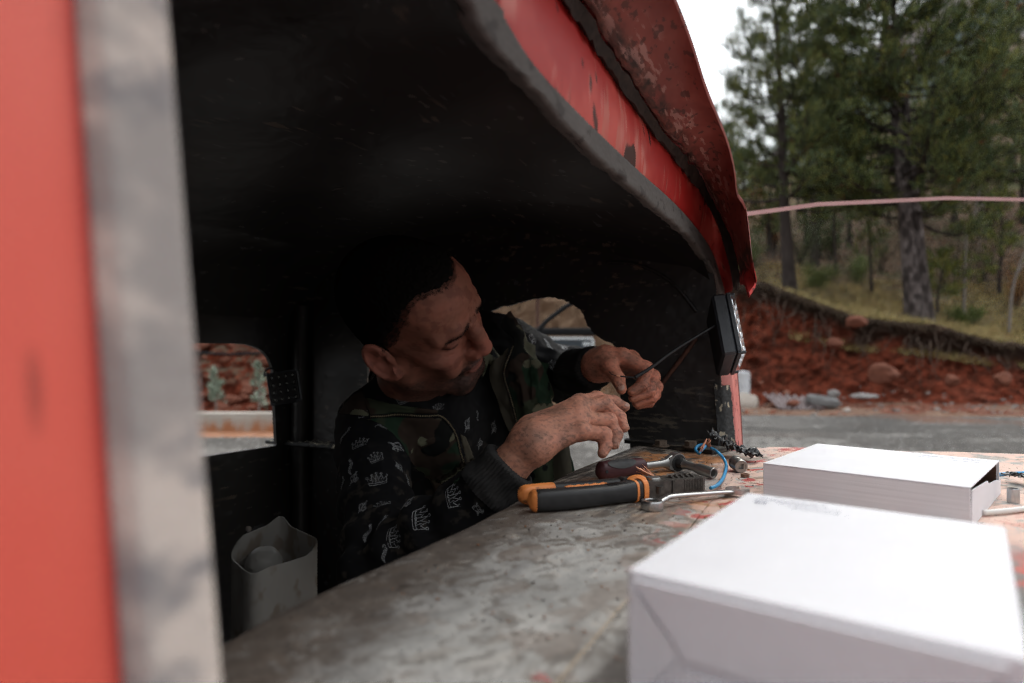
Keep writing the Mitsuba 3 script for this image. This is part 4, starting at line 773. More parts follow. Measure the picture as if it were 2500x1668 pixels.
brow = np.exp(-(((Zz - .0415 + (ay - .03) * .16) / .0048) ** 2)) * sst(.008, .016, ay) * (1 - sst(.046, .058, ay)) * (X > .05); hc = blend(hc, (.13, .055, .040), .65 * np.exp(-(((Zz - .022) / .012) ** 2 + ((ay - .030) / .022) ** 2)) * (X > .05)); hc = blend(hc, (.16, .07, .05), .55 * sst(.52, .66, nz(hl, 70, 4, 44))); hc = blend(hc, (.040, .027, .022), np.clip(brow * (.5 + .9 * stub), 0, .88))
lipc = np.exp(-(((Zz + .0535) / .0075) ** 2)) * (1 - sst(.018, .024, ay)) * (X > .08); hc = blend(hc, (.27, .085, .07), .6 * lipc); mline = np.exp(-(((Zz + .0533) / .0020) ** 2)) * (1 - sst(.026, .036, ay)) * (X > .07); hc = blend(hc, (.05, .02, .018), .8 * mline)
lash = np.exp(-(((Zz - .0192) / .0018) ** 2)) * sst(.015, .02, ay) * (1 - sst(.047, .051, ay)) * (X > .06); hc = blend(hc, (.03, .02, .02), np.clip(lash, 0, .9))
xh = np.interp(Zz, [-.07, -.03, .01, .04, .07, .095, .108, .122, .14], [-.050, -.034, -.016, .006, .020, .040, .062, .088, .12])
xh = xh + (.010 * np.exp(-(Y / .022) ** 2) - .016 * np.exp(-(((ay - .045) / .018) ** 2))) * sst(.07, .10, Zz) + (nz(hl, 90, 2, 6) - .5) * .014
hairm = sst(-.014, .022, xh - X + (nz(hl, 330, 2, 47) - .5) * .012) * sst(-.075, -.045, Zz)
hairm = np.clip(hairm, 0, 1) * (1 - sst(.079, .084, ay) * (Zz < .045) * (X > -.045) * (Zz > -.05))
hc = blend(hc, (.030, .022, .019), hairm * .93)
hn0 = np.array(hm_.vertex_normals); hl = hl + hn0 * ((nz(hl, 260, 3, 41) - .5) * .0009 + (nz(hl, 90, 3, 42) - .5) * .0012)[:, None]; hm_.vertices = hl
hw_ = h2w(hl)
# --- hands
def finger(p, pts, r): return chain(p, pts, r, .004)
def Wp(*a): return [W(*q) for q in a]
Rw = [W(1206, 1182, .856), W(1294, 1083, .856)]
Rm = Wp((1416, 985, .915), (1407, 1000, .900), (1410, 1025, .885), (1418, 1053, .868))
RF = [Wp((1416, 985, .915), (1456, 974, .945), (1499, 982, .957), (1526, 994, .955)), Wp((1407, 1000, .900), (1474, 987, .925), (1512, 1019, .925), (1523, 1044, .915)),
      Wp((1410, 1025, .885), (1486, 1028, .905), (1504, 1061, .900), (1499, 1086, .890)), Wp((1418, 1053, .868), (1474, 1062, .872), (1478, 1088, .868), (1471, 1107, .860))]
RR = [(.0115, .0100, .0088, .0068), (.0118, .0106, .0092, .0070), (.0115, .0103, .0088, .0068), (.0105, .0097, .0082, .0064)]
Rcarp = [W(1296, 1046, .874), W(1297, 1062, .862), W(1301, 1080, .852), W(1310, 1098, .846)]
RT_ = Wp((1325, 1040, .890), (1385, 1030, .950), (1425, 1018, .968), (1462, 1015, .975))
LW0, LWr = W(1425, 902, 1.17), W(1462, 892, 1.118)
Lm = Wp((1519, 870, 1.090), (1540, 876, 1.112), (1552, 889, 1.132), (1556, 907, 1.15))
LF = [Wp((1519, 870, 1.090), (1577, 900, 1.078), (1569, 939, 1.070), (1542, 956, 1.066)), Wp((1540, 876, 1.112), (1594, 920, 1.092), (1586, 956, 1.083), (1545, 972, 1.079)),
      Wp((1552, 889, 1.132), (1602, 945, 1.108), (1592, 971, 1.099), (1553, 985, 1.094)), Wp((1556, 907, 1.15), (1598, 963, 1.126), (1585, 983, 1.117), (1558, 991, 1.112))]
LR = [(.0125, .0108, .0095, .0072), (.0122, .0106, .0093, .0072), (.0115, .0100, .0088, .0068), (.0105, .0092, .0080, .0062)]
Lcarp = [W(1478, 868, 1.100), W(1482, 880, 1.118), W(1482, 894, 1.132), W(1478, 908, 1.142)]
LT = Wp((1472, 884, 1.098), (1489, 895, 1.078), (1508, 924, 1.062), (1517, 950, 1.052))
def hand_sdf(fore, rf, carp, meta, mr, fingers, fr, thumb, tr_):
    cen = np.mean(np.array(meta + carp), 0)
    def f(p):
        d = None
        for c, m, r in zip(carp, meta, mr):
            e = cone(p, c, m, .0135, r); d = e if d is None else smin(d, e, .014)
        w = cone(p, fore[0], fore[1], rf[0], rf[1]); 
        for c in carp: w = smin(w, cone(p, fore[1], c, rf[1] * .92, .014), .012)
        d = smin(d, w, .016); d = smin(d, cone(p, carp[1], np.mean(meta, 0), .0150, .0135), .012)
        for a in range(3): d = smin(d, cone(p, meta[a], meta[a + 1], .0098, .0098), .008)
        d = smin(d, chain(p, thumb, tr_, .004), .012)
        for pts, r in zip(fingers, fr):
            e = finger(p, pts, r)
            for q, rr_ in ((pts[1], r[1] * 1.06), (pts[0], r[0] * 1.05)): e = smin(e, np.linalg.norm(p - f32(q), axis=1) - rr_, .004)
            d = smin(d, e, .0045)
        return d
    return f
def hand_mesh(args, h=.0012):
    fore, _, carp, meta, _, fingers, _, thumb, _ = args; pts = np.vstack([np.array(fore), np.array(carp), np.array(meta), np.array(thumb)] + [np.array(q) for q in fingers]); o = pts.mean(0)
    loc = lambda q: (np.asarray(q) - o); a2 = ([loc(x) for x in fore], args[1], [loc(x) for x in carp], [loc(x) for x in meta], args[4], [[loc(x) for x in q] for q in fingers], args[6], [loc(x) for x in thumb], args[8])
    m = surface_nets(hand_sdf(*a2), pts.min(0) - o - .036, pts.max(0) - o + .036, h); m.vertices = m.vertices + o; return m
RA = (Rw, (.0275, .0240), Rcarp, Rm, [r[0] for r in RR], RF, RR, RT_, (.016, .0125, .0105, .0085)); LA = ([LW0, LWr], (.028, .0245), Lcarp, Lm, [r[0] for r in LR], LF, LR, LT, (.0165, .0128, .0108, .0084))
def hand_dress(m, fingers, seed):
    v = m.vertices.copy(); nrm = np.array(m.vertex_normals)
    # tendons, knuckle creases, fine wrinkles
    dsp = (nz(v, 160, 3, seed) - .5) * .0011 + (nz(v, 420, 2, seed + 1) - .5) * .0006
    col = skin_base(v, seed); dirt = nz(v, 48, 4, seed + 5); fine = nz(v, 320, 3, seed + 7); knk = np.zeros(len(v))
    for pts in fingers:
        for q, nxt, prv in ((pts[1], pts[2], pts[0]), (pts[2], pts[3], pts[1])):
            ax = norm(np.asarray(nxt) - prv); r = v - q; t = r @ ax; k = np.exp(-(np.linalg.norm(r, axis=1) / .0125) ** 2); dsp -= k * .0007 * (np.sin(t * 1900) > .55); knk += k * .8
        k = np.exp(-(np.linalg.norm(v - pts[0], axis=1) / .013) ** 2); knk += k * .45
    col = blend(col, (.40, .165, .12), np.clip(knk * .6, 0, .7)); col = blend(col, (.075, .048, .038), np.clip(sst(.44, .74, dirt) * .50 + sst(.48, .70, fine) * .42 + np.clip(knk, 0, 1) * sst(.42, .66, nz(v, 150, 3, seed + 8)) * .45, 0, .8))
    m.vertices = v + nrm * dsp[:, None]; return m, col
rh, rcol = hand_dress(hand_mesh(RA), RF, 21); lh, lcol = hand_dress(hand_mesh(LA), LF, 31); lcol = lcol * np.array([1.02, .93, .9])
# --- torso frame
RS, LS = W(905, 1035, 1.175), W(1185, 828, 1.36); RE, LE = W(932, 1392, .935), W(1404, 925, 1.44); RWp, LWp = W(1192, 1196, .858), W(1412, 912, 1.22)
TMID = (RS + LS) / 2; ts = norm(LS - RS); td = np.array([.03, .40, -.8]); td = norm(td - ts * (td @ ts)); tu = -td; tf = np.cross(ts, tu)
def t2(p): q = np.asarray(p) - TMID; return np.stack([q @ tf, q @ ts, q @ tu], -1)
TB = np.stack([tf, ts, tu])
def torso(p, grow=0.0):
    q = (p - f32(TMID)) @ f32(TB).T; f, s, u = q.T
    w = np.interp(u, [-.7, -.45, -.2, -.05, .03, .10], [.175, .18, .172, .150, .11, .07]) + grow; dd = np.interp(u, [-.7, -.45, -.2, -.05, .03, .1], [.135, .135, .120, .10, .085, .065]) + grow
    k = np.sqrt(((f - .01) / dd) ** 2 + (s / w) ** 2); d = (k - 1) * np.minimum(dd, w) * .95
    return smax(smax(d, u - .115 - grow, .05), -u - .75, .02)
def arms(p, grow=0.0):
    a = chain(p, [RS, RE, RWp], (.064 + grow, .052 + grow, .0385 + grow), .03); b = chain(p, [LS, LE, LWp], (.062 + grow, .058 + grow, .040 + grow), .03); return a, b
def sweater_sdf(p):
    a, b = arms(p); d = torso(p); d = smin(d, a, .05); d = smin(d, b, .05)
    nb = f32(NB); d = smin(d, cone(p, nb - f32(tu * .06), nb + f32(norm(EYE + HT - NB) * .035), .085, .074), .035)
    return d
lo = np.minimum.reduce([RS, LS, RE, LE, RWp, LWp]) - .10; hi = np.maximum.reduce([RS, LS, RE, LE, RWp, LWp]) + .12; lo[2] = CAMZ - .75; hi[1] = 1.85; hi[0] = .30
off = np.array([0, 0, CAMZ]); 
sw = surface_nets(sweater_sdf, lo, hi, .0042); v = sw.vertices; nrm = np.array(sw.vertex_normals)
# folds: soft wrinkles across the bent sleeve and drag folds over the torso
def folds(v):
    r = RE - RS; L = np.linalg.norm(r); t = ((v - RS) @ r) / L**2; near = np.exp(-((np.linalg.norm(v - (RS + np.clip(t, 0, 1.1)[:, None] * r), axis=1) - .05) / .04) ** 2)
    ph = t * 30 + 5 * nz(v, 9, 3, 3); w1 = near * sst(.30, .75, t) * (np.sin(ph) - .5 * np.abs(np.sin(ph * .5 + 1))) * .0060
    r2 = RWp - RE; t2_ = ((v - RE) @ r2) / (r2 @ r2); n2 = np.exp(-((np.linalg.norm(v - (RE + np.clip(t2_, 0, 1)[:, None] * r2), axis=1) - .042) / .03) ** 2); w2 = n2 * np.sin(t2_ * 24 + 4 * nz(v, 11, 3, 4)) * .0042 * (.4 + .9 * sst(.75, .35, np.abs(t2_ - .1)))
    r3 = LWp - LS; w3 = np.exp(-(np.linalg.norm(v - LE, axis=1) / .2) ** 2) * np.sin(nz(v, 10, 3, 6) * 28) * .004
    return w1 + w2 + w3 + (nz(v, 13, 4, 8) - .5) * .018 - np.abs(nz(v, 19, 3, 15) - .5) * .016
sw.vertices = v + nrm * folds(v)[:, None]
sw = TM(sw.vertices, sw.faces)
def cloth_c(p, n, uv):
    f = fbm(p.x * 25, p.y * 25, p.z * 25, 4); d = fbm(p.x * 55, p.y * 55, p.z * 55, 4)
    c = mix((.009, .009, .0105), (.020, .019, .020), f); return mix(c, (.09, .075, .06), smoothstep(.56, .72, d) * smoothstep(CAMZ - .13, CAMZ - .22, p.z) * .6)
weave = lambda p, n, uv: noise(p.x * 1300, p.y * 1300, p.z * 1300) + .8 * fbm(p.x * 60, p.y * 60, p.z * 60, 3)
mat('black_cotton', bump(P(proc(cloth_c), .9, spec=.12, sheen=.5), weave, .0012, 3e-4))
mat('skin', bump(P(VC, .5, spec=.32), lambda p, n, uv: fbm(p.x * 700, p.y * 700, p.z * 700, 3) + .6 * fbm(p.x * 210, p.y * 210, p.z * 210, 2), .0011, 2e-4))
# body under the clothes joins head and hands
body = surface_nets(lambda p: smin(smin(torso(p, -.014), np.minimum(*arms(p, -.012)), .04), cone(p, NB - tu * .05, NB + (EYE + HT - NB) * .5, .06, .055), .03), lo, hi, .011)
bv_ = [body.vertices, hw_, rh.vertices, lh.vertices]; bf_ = [body.faces, hm_.faces, rh.faces, lh.faces]; o_ = np.cumsum([0] + [len(x) for x in bv_])
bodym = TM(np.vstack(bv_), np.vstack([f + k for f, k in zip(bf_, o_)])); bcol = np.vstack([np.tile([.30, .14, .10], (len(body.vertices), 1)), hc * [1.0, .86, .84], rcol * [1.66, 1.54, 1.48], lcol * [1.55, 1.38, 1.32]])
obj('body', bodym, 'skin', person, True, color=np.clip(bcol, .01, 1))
# hair: a close cropped shell standing off the scalp, roughened
hk = hairm > .62; fk = hk[hm_.faces].all(1); hn_ = np.array(hm_.vertex_normals); th_ = sst(.60, 1.0, hairm) * ((.0014 + .0018 * sst(.5, 1, hairm)) * (.4 + 1.2 * nz(hl, 420, 2, 12)) + .0014 * nz(hl, 60, 3, 13)) + .0002
hairv = h2w(hl + hn_ * th_[:, None]); mat('dark_hair', bump(P((.008, .0065, .006), .85, spec=.1), lambda p, n, uv: noise(p.x * 900, p.y * 900, p.z * 900), .002, 3e-4))
obj('hair', clean(TM(hairv, hm_.faces[fk])), 'dark_hair', person, True, label='short dark cropped hair')
# tufts of hair strands along the hairline, brows, goatee
gh = np.random.default_rng(8)
def strands_on(mask, L, n, bend, w=.0005):
    ids = np.nonzero(mask)[0]; k = gh.choice(ids, n); d = norm(hn_[k] * .7 + np.asarray(bend) + gh.normal(size=(n, 3)) * .3); c = hl[k]; v = blades(c, d, L * gh.uniform(.5, 1.2, n), w, gh); return tri_mesh(h2w(v.reshape(-1, 3)).reshape(-1, 3, 3))
obj('hairline', strands_on((hairm > .06) & (hairm < .99), .0065, 16000, (-.75, 0, -.1), .00032), 'dark_hair', person, kind='stuff')
obj('eyebrow', strands_on(brow > .35, .0042, 1500, (-.3, 0, .5), .00032), 'dark_hair', person, kind='stuff')
obj('goatee', strands_on((gt > .40), .0045, 3000, (.1, 0, -.9), .0003), 'dark_hair', person, kind='stuff', label='short dark moustache and goatee')
sweat = obj('sweatshirt', sw, 'black_cotton', person, True, label='black sweatshirt with white line drawings')
# ribbed cuffs
def cuff(p0, p1, r0, r1, name, ribs_=46):
    ax = norm(p1 - p0); a = norm(np.cross(ax, Z)); b = np.cross(ax, a); th = np.linspace(0, 2 * np.pi, ribs_ * 4, endpoint=False); rows = []
    for t in np.linspace(0, 1, 26):
        r = r0 + (r1 - r0) * t + .0012 * np.sin(t * 9) - .010 * max(0, t - .93) / .07 * .4
        rr_ = r + .0016 * np.sin(th * ribs_) + (meshkit.fbm(np.stack([np.cos(th) * 2, np.sin(th) * 2, 0 * th + t * 3], 1), 3, 5) - .5) * .006
        rows.append(p0 + (p1 - p0) * t + rr_[:, None] * (np.cos(th)[:, None] * a + np.sin(th)[:, None] * b))
    end = rows[-1] * .0 + (p1 - ax * .012) + (rows[-1] - p1) * .86; rows.append(p1 + (rows[-1] - p1) * .93); rows.append(end); key = f'{sweat}__{name}'; return np.array(rows)
mat('rib_knit', bump(P(proc(lambda p, n, uv: mix((.016, .016, .017), (.05, .046, .043), fbm(p.x * 70, p.y * 70, p.z * 70, 4))), .9, spec=.15, sheen=.4), lambda p, n, uv: noise(p.x * 900, p.y * 900, p.z * 900), .0006, 3e-4))
obj('cuff', loft(cuff(W(1186, 1204, .858), W(1252, 1131, .854), .0395, .0350, 'cuff'), True), 'rib_knit', sweat, True)
obj('cuff', loft(cuff(W(1402, 912, 1.22), W(1456, 896, 1.125), .041, .0325, 'cuff'), True), 'rib_knit', sweat, True)
# --- vest
import trimesh.ray
RI = trimesh.ray.ray_pyembree.RayMeshIntersector(sw) if trimesh.ray.has_embree else trimesh.ray.ray_triangle.RayMeshIntersector(sw)
def on_mesh(pts, ri=None):
    d = np.array([ray(*q) for q in pts]); loc, idx, tri = (ri or RI).intersects_location(np.tile(EYE, (len(d), 1)), d, multiple_hits=False); out = np.full((len(d), 3), np.nan); out[idx] = loc; t = -np.ones(len(d), int); t[idx] = tri; return out, t
tors = surface_nets(lambda p: torso(p, .010), lo, hi + [.1, 0, .1], .012); TI = trimesh.ray.ray_pyembree.RayMeshIntersector(tors)
open_px = [(880, 960), (905, 1024), (973, 1019), (1040, 1023), (1072, 1021), (1101, 1039), (1120, 1074), (1128, 1108), (1140, 1140), (1165, 1210), (1200, 1300), (1280, 1300), (1268, 1200), (1252, 1060), (1240, 1000), (1222, 940), (1200, 905), (1185, 880)]
op, _ = on_mesh(open_px, TI); ok = ~np.isnan(op[:, 0]); ol = t2(op[ok])[:, 1:]; open_poly = Polygon(ol).buffer(0)
shapely.prepare(open_poly)
def vest_sdf(p):
    d = torso(p, .0215) + ((meshkit.fbm(p * 11, 3, 7) - .5) * .022).astype(np.float32); shell_ = np.maximum(d, -(d + .0075)); q = (p - f32(TMID)) @ f32(TB).T
    inside = np.full(len(p), 1.0, np.float32); c = (np.abs(shell_) < .02) & (q[:, 0] > -.01)
    if c.any():
        pt = shapely.points(q[c, 1], q[c, 2]); dist = shapely.distance(open_poly.exterior, pt); ins = shapely.contains(open_poly, pt); inside[c] = np.where(ins, -dist, dist)
    nk = np.linalg.norm(np.cross(p - f32(NB), f32(norm(EYE + HT - NB))), axis=1) - .105; up = (p - f32(NB)) @ f32(norm(EYE + HT - NB)) + .05
    s = smax(shell_, -inside, .004); s = np.maximum(s, np.where(q[:, 2] > -.24, np.abs(q[:, 1]) - .128, -1)); return np.maximum(s, np.minimum(-nk, up))
ve = surface_nets(vest_sdf, lo, hi, .0040); ve = TM(ve.vertices, ve.faces)
def camo(p, n, uv):
    a = fbm(p.x * 13, p.y * 17, p.z * 10, 3); b = fbm(p.x * 15 + 5, p.y * 15, p.z * 11 + 3, 3); c = fbm(p.x * 20 + 11, p.y * 20, p.z * 14 + 7, 3)
    col = mix((.050, .060, .036), (.022, .045, .026), smoothstep(.49, .52, a)); col = mix(col, (.045, .030, .022), smoothstep(.52, .55, b)); col = mix(col, (.185, .180, .120), smoothstep(.545, .575, c)); col = mix(col, (.010, .011, .010), smoothstep(.62, .64, fbm(p.x * 17 + 2, p.y * 17 + 8, p.z * 14, 3)))
    return col * (.75 + .5 * fbm(p.x * 60, p.y * 60, p.z * 60, 3))
mat('camouflage_cloth', bump(P(proc(camo), .85, spec=.2, sheen=.3), lambda p, n, uv: fbm(p.x * 45, p.y * 45, p.z * 45, 3) + .25 * noise(p.x * 1200, p.y * 1200, p.z * 1200), .004, 5e-4))
vest = obj('vest', ve, 'camouflage_cloth', person, True, label='camouflage vest hanging open')
VI = trimesh.ray.ray_pyembree.RayMeshIntersector(ve); BI = trimesh.ray.ray_pyembree.RayMeshIntersector(cat([ve, sw]))
mat('brass', P((.34, .27, .16), .45, .8)); mat('lining', bump(P(proc(lambda p, n, uv: mix((.085, .075, .055), (.17, .15, .115), fbm(p.x * 40, p.y * 40, p.z * 40, 3))), .9, spec=.1), weave, .001, 3e-4))
def zipper(px, parent, n=70):
    c = spline(np.array(px, float), n); p, t = on_mesh(c, BI); ok = ~np.isnan(p[:, 0]); p = p[ok]; p = p + norm(EYE - p) * .003
    k = np.ones(7) / 7; q = np.stack([np.convolve(np.pad(p[:, j], 3, 'edge'), k, 'valid') for j in range(3)], 1); tp = obj('zip_tape', tube(q + norm(EYE - q) * .000, 1.0, prof=np.array([(.003, .0004), (.003, -.0004), (-.003, -.0004), (-.003, .0004)])), 'black_cotton', parent)
    d = rs(q, int(np.linalg.norm(np.diff(q, axis=0), axis=1).sum() / .0030)); ms = []
    for i, r in enumerate(d):
        e = norm(d[min(i + 1, len(d) - 1)] - d[max(i - 1, 0)]); s = norm(np.cross(e, EYE - r)); ms.append(place(box((.0015, .0024, .0014), (0, 0, 0), .0004), r + norm(EYE - r) * .0012, e, s, np.cross(e, s)))
    obj('zip_teeth', cat(ms), 'brass', parent, kind='stuff')
zipper([(902, 1017), (940, 1016), (973, 1012), (1037, 1017), (1072, 1014), (1096, 1032), (1116, 1066), (1124, 1104), (1136, 1138)], vest)
# folded-back facing, pocket flap and seams: strips of cloth laid on the vest
def strip(pa, pb, m, name, parent, n=40, lift=.004, k=7, label=None):
    a = spline(np.array(pa, float), n); b = spline(np.array(pb, float), n); rows = []
    for t in np.linspace(0, 1, k):
        p, _ = on_mesh(a * (1 - t) + b * t, BI); ok = ~np.isnan(p[:, 0])
        if ok.sum() < 3: print('no cloth under', name); continue
        if not ok.all(): p = np.stack([np.interp(np.arange(n), np.nonzero(ok)[0], p[ok, j]) for j in range(3)], 1)
        for j in range(3): p[:, j] = np.convolve(np.pad(p[:, j], 2, 'edge'), np.ones(5) / 5, 'valid')
        rows.append(p + norm(EYE - p) * (lift * (1 - (2 * t - 1) ** 6)))
    return obj(name, loft(rows), m, parent, True, label=label)
strip([(1122, 1058), (1130, 1090), (1140, 1130)], [(1136, 1066), (1148, 1092), (1160, 1128)], 'lining', 'facing', vest)
strip([(903, 1022), (940, 1019), (1000, 1018), (1072, 1019), (1101, 1038), (1118, 1070), (1127, 1106), (1140, 1142)], [(893, 1024), (925, 1034), (960, 1060), (985, 1092), (1005, 1128), (1030, 1160), (1070, 1180), (1118, 1182)], 'camouflage_cloth', 'front_panel', vest, 50, .0045, 16)
strip([(903, 1015), (945, 1013), (1000, 1011), (1072, 1011)], [(884, 968), (940, 982), (1005, 994), (1074, 1001)], 'camouflage_cloth', 'collar_band', vest, 30, .0045)
strip([(812, 1010), (818, 972), (836, 940), (862, 922)], [(902, 1018), (897, 995), (890, 970), (884, 946)], 'camouflage_cloth', 'shoulder_yoke', vest, 30, .0045)
strip([(1016, 1076), (1042, 1067), (1070, 1060)], [(1046, 1120), (1072, 1118), (1096, 1110)], 'camouflage_cloth', 'pocket_flap', vest, 24, .008)
CLOTH = []
def cloth(rows_px, m, name, parent, amp=.012, seed=3, n=40, k=26, th=.003):
    # a hanging cloth panel through rows of (x, y, depth), with soft folds and a real thickness
    rows_ = [spline(np.array([W(*q) for q in r]), n) for r in rows_px]; cols = np.array([spline(np.array([r[j] for r in rows_]), k) for j in range(n)]).transpose(1, 0, 2)
    nn_ = norm(np.cross(np.gradient(cols, axis=0), np.gradient(cols, axis=1))); nn_ = np.where((nn_ @ -FW)[..., None] < 0, -nn_, nn_)
    cols = cols + nn_ * ((meshkit.fbm(cols * [26, 26, 17], 3, seed) - .5) * amp * 2 + .004 * np.sin(meshkit.noise(cols * 22, seed) * 18))[..., None]
    back = cols - nn_ * th; ring = loft(cols); b2_ = loft(back); e = []
    for a, b in ((cols[0], back[0]), (cols[-1], back[-1]), (cols[:, 0], back[:, 0]), (cols[:, -1], back[:, -1])): e.append(loft(np.array([a, b])))
    CLOTH.append(cat([ring, b2_] + e)); return obj(name, CLOTH[-1], m, parent, True)
cloth([[(1200, 880, 1.215), (1215, 878, 1.21), (1240, 850, 1.207)], [(1192, 908, 1.212), (1212, 906, 1.203), (1229, 904, 1.195)], [(1210, 962, 1.212), (1227, 966, 1.203), (1243, 970, 1.196)], [(1238, 1040, 1.215), (1251, 1043, 1.208), (1261, 1044, 1.203)], [(1258, 1100, 1.215), (1268, 1102, 1.208), (1276, 1104, 1.204)]], 'lining', 'facing', vest, .003, 6, 30, 12)
cloth([[(1222, 792, 1.25), (1236, 770, 1.27), (1246, 758, 1.31)], [(1252, 836, 1.21), (1272, 828, 1.225), (1290, 838, 1.28)], [(1229, 904, 1.19), (1285, 885, 1.19), (1330, 898, 1.25)], [(1242, 968, 1.19), (1300, 945, 1.175), (1346, 958, 1.24)], [(1262, 1040, 1.20), (1308, 1025, 1.18), (1352, 1020, 1.24)], [(1280, 1130, 1.20), (1330, 1110, 1.19), (1392, 1100, 1.24)], [(1290, 1230, 1.19), (1340, 1220, 1.19), (1404, 1210, 1.24)]], 'camouflage_cloth', 'front_panel', vest, .010, 4)
BI = trimesh.ray.ray_pyembree.RayMeshIntersector(cat([ve, sw, CLOTH[-1]])); zipper([(1254, 842), (1236, 888), (1231, 908), (1233, 928), (1246, 968), (1256, 1006), (1266, 1048)], vest)
cloth([[(1296, 880, 1.185), (1318, 876, 1.19), (1336, 890, 1.22)], [(1298, 930, 1.172), (1322, 925, 1.17), (1346, 935, 1.21)], [(1300, 985, 1.170), (1324, 985, 1.168), (1344, 985, 1.21)]], 'camouflage_cloth', 'pocket', vest, .010, 8, 24, 16)
# hem of the vest hanging below the wrist
hp0 = [W(1372, 1010, 1.20), W(1388, 1080, 1.19), W(1396, 1140, 1.18), W(1402, 1215, 1.17)]; hp1 = [W(1300, 1010, 1.24), W(1300, 1080, 1.24), W(1300, 1140, 1.23), W(1300, 1215, 1.22)]; a_, b_ = spline(np.array(hp0), 24), spline(np.array(hp1), 24)
hem = loft([a_ * (1 - t) + b_ * t + np.array([0, -.010 * math.sin(t * 7), 0]) for t in np.linspace(0, 1, 12)]); obj('hem_panel', hem, 'lining', vest, True)
# --- white line drawings printed on the sweatshirt
def arc(cx, cy, r, a0, a1, n=10, ry=None): t = np.linspace(a0, a1, n); return np.stack([cx + r * np.cos(t), cy + (ry or r) * np.sin(t)], 1)
def crown_art():
    s = [[(-.9, -.5), (-1, .3), (-.62, -.05), (-.5, .55), (-.15, 0), (0, .7), (.15, 0), (.5, .55), (.62, -.05), (1, .3), (.9, -.5)], arc(0, -.5, .9, math.pi, 2 * math.pi, 12, .16), arc(0, -.28, .88, math.pi, 2 * math.pi, 12, .16), [(-.9, -.5), (-.88, -.28)], [(.9, -.5), (.88, -.28)], [(-.5, -.45), (-.42, .1)], [(.5, -.45), (.42, .1)], [(-.2, -.5), (-.1, .2)], [(.2, -.5), (.1, .2)]]
    s += [arc(x, y, .11, 0, 2 * math.pi, 9) for x, y in ((-1, .42), (-.5, .68), (0, .83), (.5, .68), (1, .42))]; s += [arc(-.3 + .3 * i, -.38, .05, 0, 6.28, 6) for i in range(3)]; return s
def knot_art():
    t = np.linspace(0, 2 * np.pi, 40); a = np.stack([.55 * np.sin(t) + .18 * np.sin(3 * t), .95 * np.cos(t) * .75 + .25 * np.cos(2 * t)], 1); b = np.stack([.32 * np.sin(t) + .35 + .1 * np.sin(2 * t), .42 * np.cos(t) - .3], 1)
    return [a, a * .78, b, b * .8 + [.06, -.05], arc(-.25, .62, .28, -.5, 3.9, 12), [(-.5, -.8), (-.1, -.2), (.3, .9), (.5, 1.1)], [(-.62, -.85), (-.2, -.15), (.2, .95)], arc(.45, 1.05, .13, 0, 5, 8)]
def plume_art():
    t = np.linspace(0, 1, 20); c = np.stack([.25 * np.sin(t * 6), 1.1 - 2.2 * t], 1); w = .2 * np.sin(np.pi * t) + .05
    return [c + np.stack([w, 0 * w], 1), c - np.stack([w, 0 * w], 1), c, arc(.1, 1.0, .2, 0, 5, 9), arc(-.05, -1.05, .14, 1, 6, 8)] + [[tuple(c[i] - [w[i], 0]), tuple(c[i] + [w[i], .06])] for i in range(3, 18, 2)]
ARTS = [crown_art(), knot_art(), plume_art()]
mat('white_print', P(proc(lambda p, n, uv: mix((.13, .13, .14), (.40, .40, .40), fbm(p.x * 260, p.y * 260, p.z * 260, 3))), .8))
FI = BI
def motif(px, kind, size, rot, wd=.036):
    size = size * .62
    p, t = on_mesh([px], RI)
    if t[0] < 0: return
    nv = sw.face_normals[t[0]] if hasattr(sw, 'face_normals') else None; p = p[0]
    # mean normal around
    cen = sw.triangles_center; k = np.linalg.norm(cen - p, axis=1) < size * .8; nv = norm((sw.face_normals[k] * sw.area_faces[k][:, None]).sum(0))
    r_ = norm(RT - nv * (RT @ nv)); u_ = np.cross(nv, r_); cs, sn = math.cos(rot), math.sin(rot); X_, Y_ = cs * r_ + sn * u_, -sn * r_ + cs * u_
    ms = []
    for st in ARTS[kind]:
        ln = LineString(np.asarray(st) * size / 2); pg = ln.buffer(size * wd / 2, cap_style=2, quad_segs=2).segmentize(size * .05)
        for g_ in getattr(pg, 'geoms', [pg]):
            vv, ff = trimesh.creation.triangulate_polygon(g_, engine='earcut'); ms.append(TM(np.column_stack([vv, np.zeros(len(vv))]), ff))
    m = cat(ms); q = p + m.vertices[:, :1] * X_ + m.vertices[:, 1:2] * Y_ + nv * .03
    loc, idx, tri = RI.intersects_location(q, np.tile(-nv, (len(q), 1)), multiple_hits=False); ok = np.zeros(len(q), bool); out = q.copy(); out[idx] = loc + nv * .0007; ok[idx] = np.linalg.norm(loc - q[idx], axis=1) < .06
    fk = ok[m.faces].all(1) & (meshkit.fbm(out[m.faces].mean(1) * 330, 3, kind + 3) > .35)
    if fk.sum() > 8: obj('print_motif', clean(TM(out, m.faces[fk])), 'white_print', sweat)
